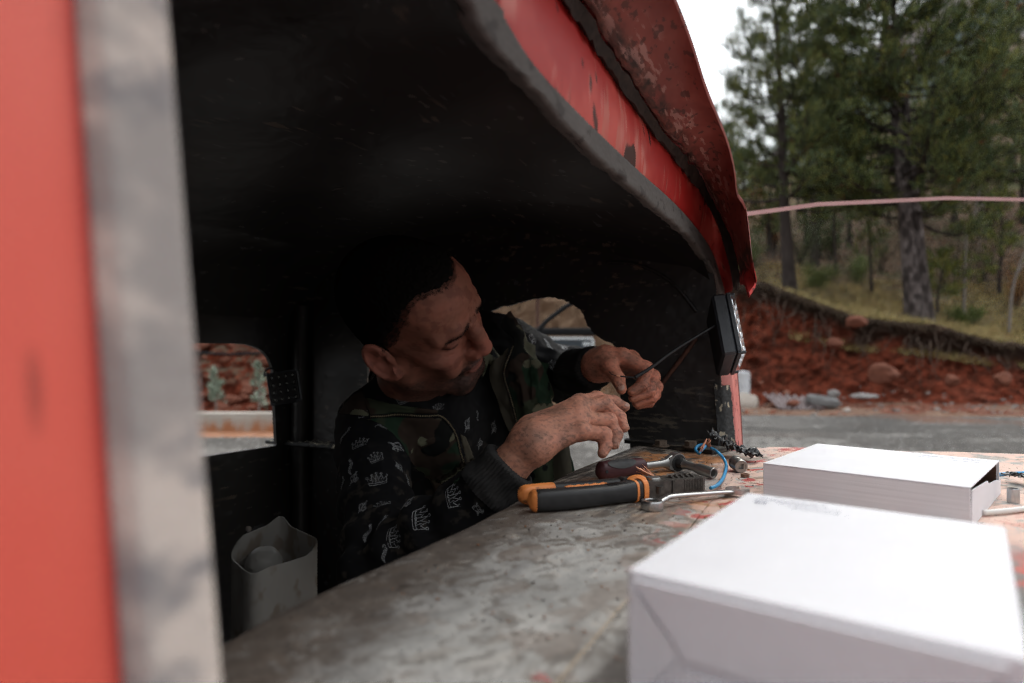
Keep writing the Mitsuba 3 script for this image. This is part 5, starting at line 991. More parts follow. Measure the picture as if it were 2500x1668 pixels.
for px, k, s, r in [((877, 1082), 0, .042, .12), ((966, 1090), 1, .044, -.9), ((918, 1118), 0, .034, .5), ((841, 1062), 2, .040, -.5), ((856, 1140), 2, .036, .3), ((864, 1172), 1, .036, .2), ((921, 1172), 0, .046, .28), ((996, 1180), 2, .042, -1.2), ((972, 1138), 1, .030, -1.4), ((1040, 1150), 2, .030, .7), ((884, 1242), 1, .034, 0), ((934, 1230), 0, .036, .45), ((992, 1230), 1, .036, -.4), ((1106, 1212), 0, .046, -1.25), ((1028, 1268), 0, .050, -1.35), ((930, 1275), 2, .040, -.35), ((898, 1302), 2, .036, -.1), ((962, 1312), 0, .042, -1.45), ((1168, 1245), 1, .030, .5), ((938, 1352), 2, .030, .2), ((838, 1180), 2, .030, .2), ((1140, 1040), 1, .038, .0), ((1205, 1046), 1, .038, .1), ((1170, 1085), 1, .036, .3), ((983, 976), 0, .032, .3), ((1070, 994), 0, .028, 0), ((910, 920), 0, .032, -.4), ((872, 918), 1, .034, .1), ((852, 1000), 2, .028, -1), ((886, 1010), 0, .028, 1.4), ((935, 1042), 2, .034, -1.3), ((1338, 842), 2, .042, .6), ((1300, 830), 1, .036, .5), ((1375, 846), 1, .052, -.6), ((1350, 893), 0, .036, -1.0), ((1165, 1015), 2, .026, .3), ((1395, 870), 2, .03, .2)]:
    motif(px, k, s, r)
# nails
mat('nail', P(proc(lambda p, n, uv: mix((.30, .15, .105), (.44, .25, .19), fbm(p.x * 150, p.y * 150, p.z * 150, 2))), .35, spec=.5))
def nail(tip, dip, r, up, w=1.0):
    ax = norm(np.asarray(tip) - dip); up = norm(up - ax * (up @ ax)); sd_ = np.cross(ax, up); m = trimesh.creation.icosphere(subdivisions=2); m.vertices = m.vertices * [r * .82, r * .66 * w, r * .22]; obj('fingernail', place(m, np.asarray(tip) - ax * r * .05 + up * r * .82, ax, sd_, up), 'nail', person, True)
toeye = norm(EYE - RF[0][3]); nail(RF[0][3], RF[0][2], .0068, Z * .7 + toeye * .6); nail(RF[1][3], RF[1][2], .0070, RT * .9 + toeye * .2); nail(RF[2][3], RF[2][2], .0068, RT * .9 + toeye * .1); nail(LT[3], LT[2], .0084, norm(EYE - LT[3]) + RT * .1 - Z * .1)
# the lead being joined: sheath from the lamp, thin conductor, bare copper over the thumb
ld = thing('lamp_lead', 'black lead running from the hanging lamp to the man\'s fingers', 'cable')
lp_ = [W(1763, 785, 1.13), W(1755, 790, 1.125), W(1700, 822, 1.10), W(1640, 860, 1.075), W(1596, 893, 1.058), W(1570, 910, 1.052), W(1550, 922, 1.048)]
obj('sheath', tube(spline(np.array(lp_), 60), np.interp(np.linspace(0, 1, 60), [0, .7, 1], [.0020, .0026, .0030]), 9), 'black_insulation', ld, True)
obj('conductor', tube(spline(np.array([W(1550, 922, 1.048), W(1530, 920.5, 1.046), W(1514, 919, 1.046)]), 16), .0011, 7), 'black_insulation', ld, True); obj('bare_copper', tube(spline(np.array([W(1514, 919, 1.046), W(1504, 917.5, 1.047)]), 6), .0010, 6), 'copper', ld, True)
obj('frayed_end', tube(spline(np.array([W(1504, 917.5, 1.047), W(1494, 914, 1.049), W(1487, 907, 1.052)]), 10), .0006, 5), 'black_insulation', ld, True)
# ------------------------------------------------------------------ things on the sill and cowl
def sm3(f, scale=1): return lambda p, n, uv: f(p)
mat('chrome_steel', P(proc(lambda p, n, uv: mix((.42, .42, .43), (.62, .61, .60), fbm(p.x * 160, p.y * 160, p.z * 160, 3))), .28, .95))
mat('satin_steel', P(proc(lambda p, n, uv: mix((.30, .295, .29), (.50, .49, .47), fbm(p.x * 130, p.y * 130, p.z * 130, 3))), .36, .9))
mat('dark_steel', P(proc(lambda p, n, uv: mix((.035, .032, .030), (.15, .135, .12), fbm(p.x * 180, p.y * 180, p.z * 180, 4))), .42, .6))
mat('black_grip', bump(P(proc(lambda p, n, uv: mix((.010, .010, .011), (.028, .027, .027), fbm(p.x * 120, p.y * 120, p.z * 120, 3))), .48, spec=.4), lambda p, n, uv: noise(p.x * 1400, p.y * 1400, p.z * 1400), .0001, 2e-4))
mat('orange_grip', P(proc(lambda p, n, uv: mix(mix((.70, .20, .045), (.80, .29, .085), fbm(p.x * 90, p.y * 90, p.z * 90, 3)), (.20, .08, .03), smoothstep(.62, .74, fbm(p.x * 150, p.y * 150, p.z * 150, 4)) * .8)), .5, spec=.4))
mat('maroon_grip', P(proc(lambda p, n, uv: mix((.040, .013, .015), (.085, .026, .028), fbm(p.x * 140, p.y * 140, p.z * 140, 3))), .5, spec=.4))
mat('grey_grip', P(proc(lambda p, n, uv: mix((.030, .030, .031), (.065, .062, .06), fbm(p.x * 140, p.y * 140, p.z * 140, 3))), .6, spec=.3))
mat('copper', P((.75, .36, .22), .35, .85)); mat('old_copper', P(proc(lambda p, n, uv: mix((.20, .06, .03), (.50, .20, .11), fbm(p.x * 300, p.y * 300, p.z * 300, 2))), .5, .5))
mat('blue_insulation', P(proc(lambda p, n, uv: mix((.02, .20, .42), (.04, .30, .55), fbm(p.x * 90, p.y * 90, p.z * 90, 2))), .4)); mat('black_insulation', P((.010, .010, .011), .5, spec=.3)); mat('black_tape', P((.014, .014, .015), .3, spec=.6))
V2 = lambda v: np.array([v[0], v[1], 0.0])
# --- stripping pliers
PO = onS(1283, 1256); PE = onS(1735, 1214); pu = norm(V2(PE - PO)); pv = np.array([-pu[1], pu[0], 0]); PL = np.linalg.norm(V2(PE - PO))
def plc(m): return place(m, [PO[0], PO[1], SILL], pu, pv, Z)
def rrect(w, h, k=20, p=2.6):
    th = np.arange(k) * 2 * np.pi / k; c, s = np.cos(th), np.sin(th); return np.stack([np.sign(c) * np.abs(c) ** (2 / p) * w / 2, np.sign(s) * np.abs(s) ** (2 / p) * h / 2], 1)
def bar(path, wid, hei, k=20, p=2.6):
    """A solid bar along a near horizontal path; widths across and heights up, per point."""
    path = np.asarray(path, float); t = norm(np.gradient(path, axis=0)); s = norm(np.cross(Z, t)); u = np.cross(t, s); rows = []
    pr = rrect(1, 1, k, p)
    for i in range(len(path)): rows.append(path[i] + pr[:, :1] * wid[i] * s[i] + pr[:, 1:] * hei[i] * u[i])
    rows = np.array(rows); m = loft(rows, True); n = len(rows); a = TM(np.vstack([m.vertices, path[0], path[-1]]), np.vstack([m.faces, [[(j + 1) % k, j, n * k] for j in range(k)], [[(n - 1) * k + j, (n - 1) * k + (j + 1) % k, n * k + 1] for j in range(k)]]))
    a.fix_normals(); return a
pl = thing('stripping_pliers', 'black and orange wire stripping pliers lying on the sill', 'pliers')
S = PL / .23
def hpath(us, vs, zs, n=40): return spline(np.stack([np.array(us) * S, vs, zs], 1), n)
n_ = 44; t_ = np.linspace(0, 1, n_)
near = hpath([.006, .03, .06, .09, .12, .146], [.004, .001, .001, .004, .008, .011], [.0125, .0125, .0125, .0125, .0125, .0128], n_)
endr = np.clip(np.sqrt(np.clip(1 - (1 - t_ / .095).clip(0, 1) ** 2.2, 0, 1)), .05, 1)
wn = (.019 + .003 * t_) * endr; hn = np.interp(t_, [0, .3, .55, .7, .86, 1], [.0225, .0225, .021, .0205, .0232, .0242]) * endr
obj('handle', plc(bar(near, wn, hn, 24, 3)), 'black_grip', pl, 45)
farh = hpath([.006, .03, .06, .09, .12, .142], [.032, .034, .034, .032, .029, .026], [.0125, .0125, .0125, .0128, .0132, .0135], n_)
wf = (.015 + .003 * t_) * endr; hf = np.interp(t_, [0, .3, .6, .86, 1], [.019, .020, .019, .021, .023]) * endr
obj('handle', plc(bar(farh, wf, hf, 24, 3)), 'black_grip', pl, 45)
# orange butt caps, a little proud of the black grips
def shell(path, w, h, i0, i1, grow): return plc(bar(path[i0:i1], w[i0:i1] + grow, h[i0:i1] + grow, 24, 3))
butt = hpath([-.002, .000, .003, .006], [.004, .004, .004, .004], [.0118, .0122, .0124, .0125], 8)
obj('butt_cap', plc(bar(near[:4] - [.0022, 0, 0], wn[:4] + .0016, hn[:4] + .0014, 24, 3)), 'orange_grip', pl, 50)
obj('butt_cap', plc(bar(farh[:15] - [.002, 0, 0], wf[:15] + .0016, hf[:15] + .0012, 24, 3)), 'orange_grip', pl, 50)
# orange inlay on the near handle with a row of ticks, and orange collar bands by the head
inl = near[14:30] + np.stack([0 * t_[14:30], -.0 + 0 * t_[14:30], hn[14:30] / 2 - .0018], 1); inl[:, 1] += wn[14:30] * .32
obj('grip_inlay', plc(bar(inl, np.full(16, .0046), np.full(16, .0044), 10, 3)), 'orange_grip', pl, 50)
for i in range(5):
    q = inl[2 + i * 3 if 2 + i * 3 < 16 else 15] + [0, .0034, .0014]; obj('inlay_tick', plc(box((.0045, .0012, .0016), q, .0003)), 'orange_grip', pl)
for i0, i1, g_ in ((38, 40, .0012), (41, 44, .0026)):
    obj('collar_band', plc(bar(np.vstack([near[i0:i1]]), wn[i0:i1] + g_, hn[i0:i1] + g_, 24, 3)), 'orange_grip', pl, 50)
obj('thumb_latch', plc(bar(hpath([.1315, .135, .141, .148, .151], [.021, .0195, .018, .015, .014], [.0205, .0228, .0245, .0246, .0215], 20), np.interp(np.linspace(0, 1, 20), [0, .3, 1], [.006, .011, .012]), np.interp(np.linspace(0, 1, 20), [0, .5, 1], [.004, .0065, .005]), 16, 2.6)), 'orange_grip', pl, 50)
obj('latch_hinge', plc(place(lathe([(0, -.006), (.0035, -.006), (.004, -.004), (.004, .004), (.0035, .006), (0, .006)], 16), [.1285 * S, .024, .0215], [1, 0, 0], [0, 0, 1], [0, -1, 0])), 'black_grip', pl, 50)
for i in range(9):
    q = near[28] + (near[34] - near[28]) * i / 8; obj('grip_rib', plc(box((.0011, .010, .0012), q + [0, -.001, hn[30] / 2 + .0002], .0003)), 'black_grip', pl)
tx = meshkit.text_mesh('INGCO', .0062, .0008); tx.vertices = tx.vertices - [tx.bounds[1][0] / 2, .003, 0]
obj('lettering', plc(place(tx, [.071 * S, .0338 - .0087, .0155], [1, 0, 0], [0, .25, .97], [0, -.97, .25])), 'grey_grip', pl)
# jaws: two profiled steel plates with serrated sides, pivot barrel, notches
def jaw(side):
    prof = [(.140, 0), (.226, 0), (.231, .002), (.232, .006), (.228, .0085), (.196, .0125), (.188, .0115), (.182, .0155), (.170, .0165), (.156, .0135), (.140, .010)]
    pg = Polygon([(x * S, y) for x, y in prof])
    for i in range(16): pg = pg.difference(Point((.197 + i * .0019) * S, .0128 - i * .00024).buffer(.0006, quad_segs=2))
    pg = pg.difference(Point(.187 * S, .0005).buffer(.0030)).difference(Point(.197 * S, .0003).buffer(.0022)).difference(Polygon([(.178 * S, .02), (.1805 * S, .0125), (.183 * S, .02)]))
    m = extrude(pg, .0185)
    if side < 0: m.vertices[:, 1] *= -1; m.invert()
    m.apply_translation([0, .020 + side * .0008, .0030]); return plc(m)
obj('jaw', jaw(1), 'dark_steel', pl); obj('jaw', jaw(-1), 'dark_steel', pl)
for k in range(12):
    x = (.200 + k * .0024) * S; obj('jaw_tooth', plc(box((.0011, .0016, .014), (x, .020 - .0128 + k * .00030, .0138), .0003)), 'dark_steel', pl)
obj('pivot', plc(lathe([(0, .003), (.0085, .003), (.0085, .0220), (.0075, .0238), (0, .0238)], 24).apply_translation([.166 * S, .020, 0])), 'satin_steel', pl, 40)
obj('pivot_barrel', plc(place(lathe([(0, -.004), (.005, -.004), (.005, .004), (0, .004)], 16), [.165 * S, .0045, .0125], [1, 0, 0], [0, 1, 0], [0, 0, 1])), 'dark_steel', pl, 40)
for k in range(10):
    q = np.array([(.188 + k * .0035) * S, .020 + (.004 if k % 2 else -.004), .0221]); obj('strip_notch', plc(box((.0016, .006, .0022), q, .0005)), 'dark_steel', pl)
# --- ring and open end spanner
wr = thing('combination_spanner', 'chrome combination spanner lying in front of the pliers', 'spanner'); a0 = onS(1592, 1246); a1 = onS(1806, 1209); wu = norm(V2(a1 - a0)); wv_ = np.array([-wu[1], wu[0], 0]); WL = np.linalg.norm(V2(a1 - a0))
wc = lambda m: place(m, [a0[0], a0[1], SILL], wu, wv_, Z)
ringo = Point(0, 0).buffer(.0118, quad_segs=12); star = unary_union([Polygon([(.0074 * math.cos(a + i * 2 * math.pi / 3), .0074 * math.sin(a + i * 2 * math.pi / 3)) for i in range(3)]) for a in np.arange(4) * math.pi / 6]).union(Point(0, 0).buffer(.0062))
rm_ = lathe([(.0072, .001), (.0105, .0004), (.0118, .002), (.0118, .0088), (.0108, .0106), (.0076, .0108), (.0072, .0102)], 40)
obj('ring', wc(rm_), 'chrome_steel', wr, 40); obj('ring_teeth', wc(extrude(Point(0, 0).buffer(.0075).difference(star), .009, .001)), 'satin_steel', wr)
sh = spline(np.array([(.0098, 0, .0075), (.018, 0, .010), (.03, 0, .0115), (.08, 0, .0085), (WL - .014, 0, .0058)]), 30); obj('shank', wc(bar(sh, np.interp(np.linspace(0, 1, 30), [0, .12, .3, .85, 1], [.011, .0085, .0078, .0092, .013]), np.interp(np.linspace(0, 1, 30), [0, .2, 1], [.0058, .005, .0046]), 16, 2.4)), 'chrome_steel', wr, True)
head = Point(0, 0).buffer(.0135, quad_segs=10).difference(Polygon([(-.002, -.0055), (.03, -.0135 + .004), (.03, .0155 - .008), (-.002, .0055)]).buffer(.0005)); hm = extrude(head, .0052); obj('open_jaw', wc(place(hm, [WL - .004, 0, .0030], [1, 0, 0], [0, 1, 0], Z)), 'chrome_steel', wr, 30)
# --- ratchet with a deep socket
ra = thing('ratchet_wrench', 'ratchet wrench with dark maroon grip and a deep socket on its head', 'ratchet'); Hc = W(1650, 1128, .944); Sc = W(1743, 1156, .8827); Gc = W(1449, 1148, .885)
sd = norm(Sc - Hc); hd = norm((Gc - Hc) - sd * ((Gc - Hc) @ sd)); ud = np.cross(hd, sd); ud = ud if ud[2] > 0 else -ud; RL = np.linalg.norm(Gc - Hc)
rc = lambda m: place(m, Hc, -hd, sd, ud) if np.dot(np.cross(-hd, sd), ud) > 0 else place(m, Hc, -hd, sd, ud)
def rbar(us, ws, ds, n=40, p=2.4, k=20):
    """Bar along the handle: distance from the head, radius across and along the drive."""
    u = np.linspace(us[0], us[-1], n); w = np.interp(u, us, ws); d = np.interp(u, us, ds); pr = rrect(2, 2, k, p)
    rows = [Hc + hd * uu + pr[:, :1] * ww * ud + pr[:, 1:] * dd * sd for uu, ww, dd in zip(u, w, d)]; m = loft(np.array(rows), True)
    m = TM(np.vstack([m.vertices, Hc + hd * u[0], Hc + hd * u[-1]]), np.vstack([m.faces, [[(j + 1) % k, j, n * k] for j in range(k)], [[(n - 1) * k + j, (n - 1) * k + (j + 1) % k, n * k + 1] for j in range(k)]])); m.fix_normals(); return m
g0 = RL - .077
obj('shank', rbar([-.0005, .012, .020, .030, g0 + .006], [.0120, .0105, .0062, .0048, .0050], [.0055, .0055, .0052, .0048, .0050], 40), 'satin_steel', ra, True)
hp_ = extrude(Point(0, 0).buffer(.0132, quad_segs=12).union(Polygon([(0, -.0128), (-.016, -.0075), (-.016, .0075), (0, .0128)])), .011, -.0055)
obj('head', place(hp_, Hc, -hd, ud, sd), 'satin_steel', ra, 30)
obj('head_plate', place(lathe([(0, .0), (.0116, .0), (.0116, .0012), (.0105, .0018), (0, .0018)], 28), Hc + sd * .0053, -hd, ud, sd), 'black_grip', ra, 40)
obj('direction_lever', place(box((.005, .012, .004), (.002, 0, 0), .001), Hc + sd * .0086, -hd, ud, sd), 'black_grip', ra)
gp = RL; obj('grip', rbar([g0, g0 + .003, g0 + .012, g0 + .03, g0 + .055, RL - .006, RL - .0015, RL], [.0085, .0105, .0112, .0118, .0125, .0118, .007, .002], [.008, .0098, .0102, .0105, .0108, .0102, .006, .002], 50, 2.4, 24), 'maroon_grip', ra, True)
pd = norm(ud * .8 + sd * .6); e1 = np.cross(hd, pd); pat = []
for i, uu in enumerate(np.linspace(g0 + .020, RL - .012, 20)):
    wdt = .0075 * math.sin(math.pi * (i + .3) / 19.6) ** .5; pat.append([Hc + hd * uu + norm(pd * math.cos(a) + e1 * math.sin(a)) * (.0126 + .0004 * math.cos(a * 2)) for a in np.linspace(-wdt, wdt, 9) / .0115])
obj('grip_pad', loft(np.array(pat)), 'grey_grip', ra, True)
obj('grip_hole', place(lathe([(0, 0), (.0022, 0), (.0022, .0008), (0, .0008)], 14), Hc + hd * (RL - .008) + norm(sd * .9 + ud * .1) * .0102, hd, np.cross(norm(sd * .9 + ud * .1), hd), norm(sd * .9 + ud * .1)), 'black_grip', ra)
sl = np.linalg.norm(Sc - Hc); so = lambda pr, k=30: place(lathe(pr, k), Hc, -hd, ud, sd)
obj('drive_collar', so([(0, .006), (.0072, .006), (.0078, .008), (.0078, .013), (.0066, .016), (0, .016)]), 'black_grip', ra, 40)
hexr = .0052
obj('deep_socket', so([(0, .015), (.0062, .015), (.0066, .018), (.0056, .022), (.0052, .034), (.0066, .042), (.0074, .046), (.0074, sl - .001), (.0068, sl), (.0055, sl), (.0055, sl - .012), (0, sl - .012)]), 'satin_steel', ra, 40)
hexp = Polygon([(hexr * math.cos(i * math.pi / 3 + .3), hexr * math.sin(i * math.pi / 3 + .3)) for i in range(6)]); obj('socket_hexagon', place(extrude(Point(0, 0).buffer(.0060).difference(hexp), .011, sl - .0125), Hc, -hd, ud, sd), 'satin_steel', ra)
# --- loose socket and rusty nut
sk = thing('loose_socket', 'short loose socket with a square hole standing near the far pillar', 'socket'); c0 = W(1806, 1148, .905); c1 = W(1797, 1132, .935); ax = norm(np.array([c0[0] - c1[0] + .006, c0[1] - c1[1], -.003])); sx = norm(np.cross(ax, Z)); sy = np.cross(ax, sx); cc = onS(1802, 1152) * [1, 1, 0] + [0, 0, SILL + .0102]
sc_ = lambda m: place(m, cc, sx, sy, ax)
obj('shell', sc_(lathe([(0, -.013), (.0085, -.013), (.0095, -.0115), (.0095, -.002), (.0088, -.001), (.0095, .0), (.0095, .0105), (.0085, .012), (.0064, .012), (.0064, .006), (0, .006)], 30)), 'satin_steel', sk, 40)
obj('drive_face', sc_(extrude(Point(0, 0).buffer(.0066).difference(shapely.box(-.0036, -.0036, .0036, .0036)), .006, .0055)), 'satin_steel', sk)
for z_ in (-.008, -.0055, -.003): obj('knurl', sc_(lathe([(.0094, z_ - .0006), (.0099, z_), (.0094, z_ + .0006)], 30)), 'dark_steel', sk, 40)
nb_ = onS(1819, 1165); hx = extrude(Polygon([(.0058 * math.cos(i * math.pi / 3), .0058 * math.sin(i * math.pi / 3)) for i in range(6)]).difference(Point(0, 0).buffer(.003)), .0045)
mat('rusty_nut', P(proc(lambda p, n, uv: mix((.10, .05, .03), (.26, .14, .09), fbm(p.x * 400, p.y * 400, p.z * 400, 3))), .8)); hx.apply_translation([nb_[0], nb_[1], SILL]); solo('rusty_nut', hx, 'rusty_nut', 'small rusty hexagon nut at the foot of the loose socket', 'nut')
# --- wires and tape scraps
def onz(x, y, h): return onS(x, y, -.17 + h)
def wire(pts, r, n=60, k=8): return tube(spline(np.array(pts), n), r, k)
def strands(base, d, L, n, spread, seed, r=.00045):
    g = np.random.default_rng(seed); ms = []
    for i in range(n):
        e = norm(d + g.normal(size=3) * spread); t = np.linspace(0, 1, 7)[:, None]; ms.append(tube(base + g.normal(size=3) * .0006 + e * L * g.uniform(.7, 1.1) * t + np.cumsum(g.normal(size=(7, 3)) * .0005, 0) * t, r, 4))
    return ms
bw = thing('blue_wire', 'blue wire with a splayed copper end lying beside the ratchet grip', 'wire'); p0, p1 = onz(1603, 1166, .008), onz(1650, 1178, .005)
obj('insulation', wire([p0, (p0 + p1) / 2 + [0, 0, .0005], p1, onz(1690, 1190, .004)], .0021), 'blue_insulation', bw, True)
for m in strands(p0, norm(onz(1548, 1142, .016) - p0), .027, 24, .15, 3): obj('copper_strand', m, 'copper', bw)
obj('twisted_core', wire([p0, p0 + norm(onz(1548, 1142, .016) - p0) * .010], .0014, 6, 6), 'old_copper', bw)
bw2 = thing('blue_wire', 'blue wire bending around the deep socket up to the far pillar foot', 'wire')
q = [onz(1735, 1192, .005), onz(1752, 1184, .006), onz(1766, 1166, .006), onz(1773, 1140, .005), onz(1768, 1122, .010), onz(1752, 1104, .020), W(1736, 1094, 1.06)]
obj('insulation', wire(q, .0022), 'blue_insulation', bw2, True); tipd = norm(W(1724, 1074, 1.08) - q[-1])
for m in strands(q[-1], tipd, .020, 9, .10, 5, .0006): obj('copper_strand', m, 'old_copper', bw2)
lp = [W(1706, 1107, 1.06), W(1698, 1098, 1.07), W(1704, 1089, 1.08), W(1716, 1086, 1.08), W(1722, 1090, 1.07), W(1714, 1098, 1.06), W(1706, 1108, 1.055)]
obj('loop', wire(lp, .0024), 'blue_insulation', bw2, True)
for m in strands(W(1726, 1072, 1.07), norm(W(1700, 1120, 1.03) - W(1726, 1072, 1.07)), .033, 6, .06, 7, .0008): obj('copper_strand', m, 'old_copper', bw2)
for m in strands(W(1728, 1086, 1.07), norm(W(1736, 1070, 1.08) - W(1728, 1086, 1.07)), .014, 4, .2, 8, .0007): obj('copper_strand', m, 'old_copper', bw2)
def crumple(p, q, w, seed, n=34, m=9, amp=.006):
    g = np.random.default_rng(seed); t = np.linspace(0, 1, n)[:, None]; ax = norm(q - p); s = norm(np.cross(ax, Z)); rows = []
    for v in np.linspace(-1, 1, m):
        r = p * (1 - t) + q * t + s * v * w * (.78 + .22 * np.sin(t * 5 + seed)) ; k = np.column_stack([t * 9, np.full(n, v * 1.6), np.full(n, seed)]); r = r + Z * (meshkit.fbm(k, 3, seed)[:, None] * amp * 2.2) + s * ((meshkit.fbm(k + 7, 3, seed)[:, None] - .5) * amp * 1.6) + ax * ((meshkit.fbm(k + 17, 3, seed)[:, None] - .5) * amp); rows.append(r)
    return loft(rows)
solo('tape_scrap', crumple(W(1738, 1076, 1.10), onz(1790, 1110, .002), .017, 3, 60, 15, amp=.011), 'black_tape', 'crumpled black insulating tape against the foot of the far pillar', 'tape', False)
solo('tape_scrap', crumple(onz(1780, 1104, .007), onz(1854, 1130, .001), .014, 5, 60, 15, amp=.010), 'black_tape', 'twisted strip of black tape trailing onto the pink paint', 'tape', False)
# --- right edge
bwr = onz(2440, 1158, .004); solo('blue_wire', wire([onz(2420, 1160, .003), onz(2470, 1156, .003), onz(2530, 1154, .003), onz(2600, 1158, .003)], .0022), 'blue_insulation', 'straight blue wire behind the open box at the right edge', 'wire', True)
solo('tape_scrap', crumple(onz(2462, 1170, .003), onz(2540, 1192, .002), .012, 8, amp=.008), 'black_tape', 'black tape clump at the right edge behind the open box', 'tape', False)
cs_ = onS(2474, 1228); solo('chrome_socket', place(lathe([(0, 0), (.0055, 0), (.006, .001), (.006, .015), (.0055, .016), (.004, .016), (.004, .008), (0, .008)], 26), [cs_[0], cs_[1], SILL], [1, 0, 0], [0, 1, 0], Z), 'chrome_steel', 'upright chrome socket at the right edge behind the open box', 'socket', 40)
mat('white_cable', P((.62, .60, .57), .5)); solo('white_cable', wire([onz(2400, 1252, .004), onz(2460, 1247, .004), onz(2530, 1240, .004), onz(2620, 1238, .004)], .0028), 'white_cable', 'off white cable at the right edge behind the boxes', 'cable', True)
# crumbs of rust and dirt
g = np.random.default_rng(12); cr_ = []; cc_ = []
for i in range(420):
    a, c = g.uniform(-.85, .0), g.uniform(-.12, .10); s = g.uniform(.0004, .0013) * (2.0 if i % 20 == 0 else 1); v = trimesh.creation.icosphere(subdivisions=0); v.apply_scale([s, s * .8, s * .6]); v.apply_translation(cab(a, c, -.1695)); cr_.append(v); cc_.append(np.tile(np.array([(.05, .04, .035), (.25, .11, .05), (.36, .30, .26)])[g.integers(0, 3)], (len(v.vertices), 1)))
struct('crumbs', cat(cr_), 'matte_colour', kind='stuff', label='crumbs of rust and dirt on the sill', color=np.vstack(cc_))

# ------------------------------------------------------------------ white boxes
def paper(p, n, uv): return mix((.63, .62, .645), (.68, .67, .695), fbm(p.x * 30, p.y * 30, p.z * 30, 3))
mat('white_card', bump(P(proc(paper), .55, spec=.3), lambda p, n, uv: fbm(p.x * 500, p.y * 500, p.z * 500, 2), .00008, 2e-4)); mat('brown_card', P(proc(lambda p, n, uv: mix((.07, .035, .025), (.12, .065, .045), fbm(p.x * 90, p.y * 90, p.z * 300, 3))), .9, spec=.1)); mat('grey_print', P((.28, .29, .36), .8))
def prism(c4, zb, zt, bev=.0015, bulge=.0):
    """A bevelled box on four plan corners (counter-clockwise)."""
    pg = Polygon(c4).buffer(-bev); ms = []
    lo = np.array(Polygon(c4).exterior.coords)[:4]; ce = lo.mean(0); rows = []
    lo = spline_corners(lo, bev)
    for z_, gr in ((zb, -bev), (zb + bev, 0), (zt - bev, 0), (zt - bev * .3, -bev * .3), (zt, -bev)):
        d = norm(lo - ce); rows.append(np.column_stack([lo + d * gr, np.full(len(lo), z_)]))
    m = loft(np.array(rows), True); n = len(lo); k = len(rows)
    m = TM(np.vstack([m.vertices, [*ce, zb], [*ce, zt + bulge]]), np.vstack([m.faces, [[(j + 1) % n, j, n * k] for j in range(n)], [[(k - 1) * n + j, (k - 1) * n + (j + 1) % n, n * k + 1] for j in range(n)]])); m.fix_normals(); return m
def spline_corners(c, r, k=4):
    out = []; n = len(c)
    for i in range(n):
        p, a, b = c[i], norm(c[i - 1] - c[i]), norm(c[(i + 1) % n] - c[i]); r_ = r * 1.5
        for t in np.linspace(0, 1, k): out.append((1 - t) ** 2 * (p + a * r_) + 2 * t * (1 - t) * p + t * t * (p + b * r_))
    return np.array(out)
FZ = -.105; f0 = onS(1530, 1390, FZ)[:2]; f1 = onS(1824, 1202, FZ)[:2]; f2 = onS(2455, 1285, FZ)[:2]; f3 = f0 + (f2 - f1)
bx = thing('white_box', 'closed white cardboard box with folded flaps nearest the camera', 'box'); zb, zt = SILL + .0005, CAMZ + FZ
obj('body', prism([f0, f3, f2, f1], zb, zt, .0018, .0012), 'white_card', bx, 30)
# wrap-folded front: two side triangles and an upper flap, 0.6 mm proud with open creases
fu = norm(np.r_[f3 - f0, 0]); fn = np.cross(fu, Z); FLN = np.linalg.norm(f3 - f0); FH = zt - zb
def flap(poly, off=.0004, th=.0022): return place(extrude(Polygon(poly).buffer(-.0012, join_style=1), th), np.r_[f0, zb] + fn * off, fu, Z, fn)
hgt = FH * .50; wv3 = .030; cr_g = .0011
obj('side_flap', flap([(.0015, .0015), (.0015, FH - .003), (wv3, hgt)], .0002), 'white_card', bx); obj('top_flap', flap([(.0025, FH - .002), (FLN - .003, FH - .002), (FLN - wv3, hgt - .002), (wv3, hgt - .002)], .0012), 'white_card', bx); obj('bottom_flap', flap([(.0025, .001), (wv3, hgt - .005), (FLN - wv3, hgt - .005), (FLN - .0025, .001)], .0006), 'white_card', bx)
def printlines(o, u, v, rows, seed, m='grey_print'):
    g = np.random.default_rng(seed); ms = []
    for (x0, x1, y, h) in rows:
        x = x0
        while x < x1:
            w = g.uniform(.002, .006); ms.append(box((min(w, x1 - x), h, .0001), (x + w / 2, y, 0))); x += w + g.uniform(.001, .002)
    return place(cat(ms), o, u, v, Z)
pu_ = norm(np.r_[f2 - f1, 0]); pv_ = np.cross(Z, pu_)
obj('printed_text', printlines(np.r_[f1, zt + .0010] - pv_ * .0, pu_, pv_, [(.014, .060, -.016, .0012), (.012, .052, -.021, .0008), (.030, .070, -.026, .0008), (.016, .024, -.030, .004), (.040, .072, -.034, .001)], 4), 'grey_print', bx)
BZ = -.132; b0 = onS(1863, 1132, BZ)[:2]; b1 = onS(1996, 1084, BZ)[:2]; b3 = onS(2369, 1192, BZ)[:2]; b2 = onS(2456, 1128, BZ)[:2]; bt = CAMZ + BZ; zb2 = SILL + .0005
b2 = (b2 + (b1 + b3 - b0)) / 2
bx2 = thing('white_box', 'white cardboard box with its right end torn open, behind the closed one', 'box'); bu = norm(np.r_[b3 - b0, 0]); bv = norm(np.r_[b1 - b0, 0])
def sheet(c, th=.0012, bev=.0002):
    c = np.asarray(c, float); nrm = norm(np.cross(c[1] - c[0], c[2] - c[0])); ce = c.mean(0); u = norm(c[1] - c[0]); v = np.cross(nrm, u); pg = Polygon([((q - ce) @ u, (q - ce) @ v) for q in c]); return place(extrude(pg, th, -th / 2), ce, u, v, nrm)
h3 = lambda c, z: np.r_[c, z]
obj('top_panel', sheet([h3(b0, bt), h3(b3 - bu[:2] * .0, bt), h3(b2, bt), h3(b1, bt)]), 'white_card', bx2)
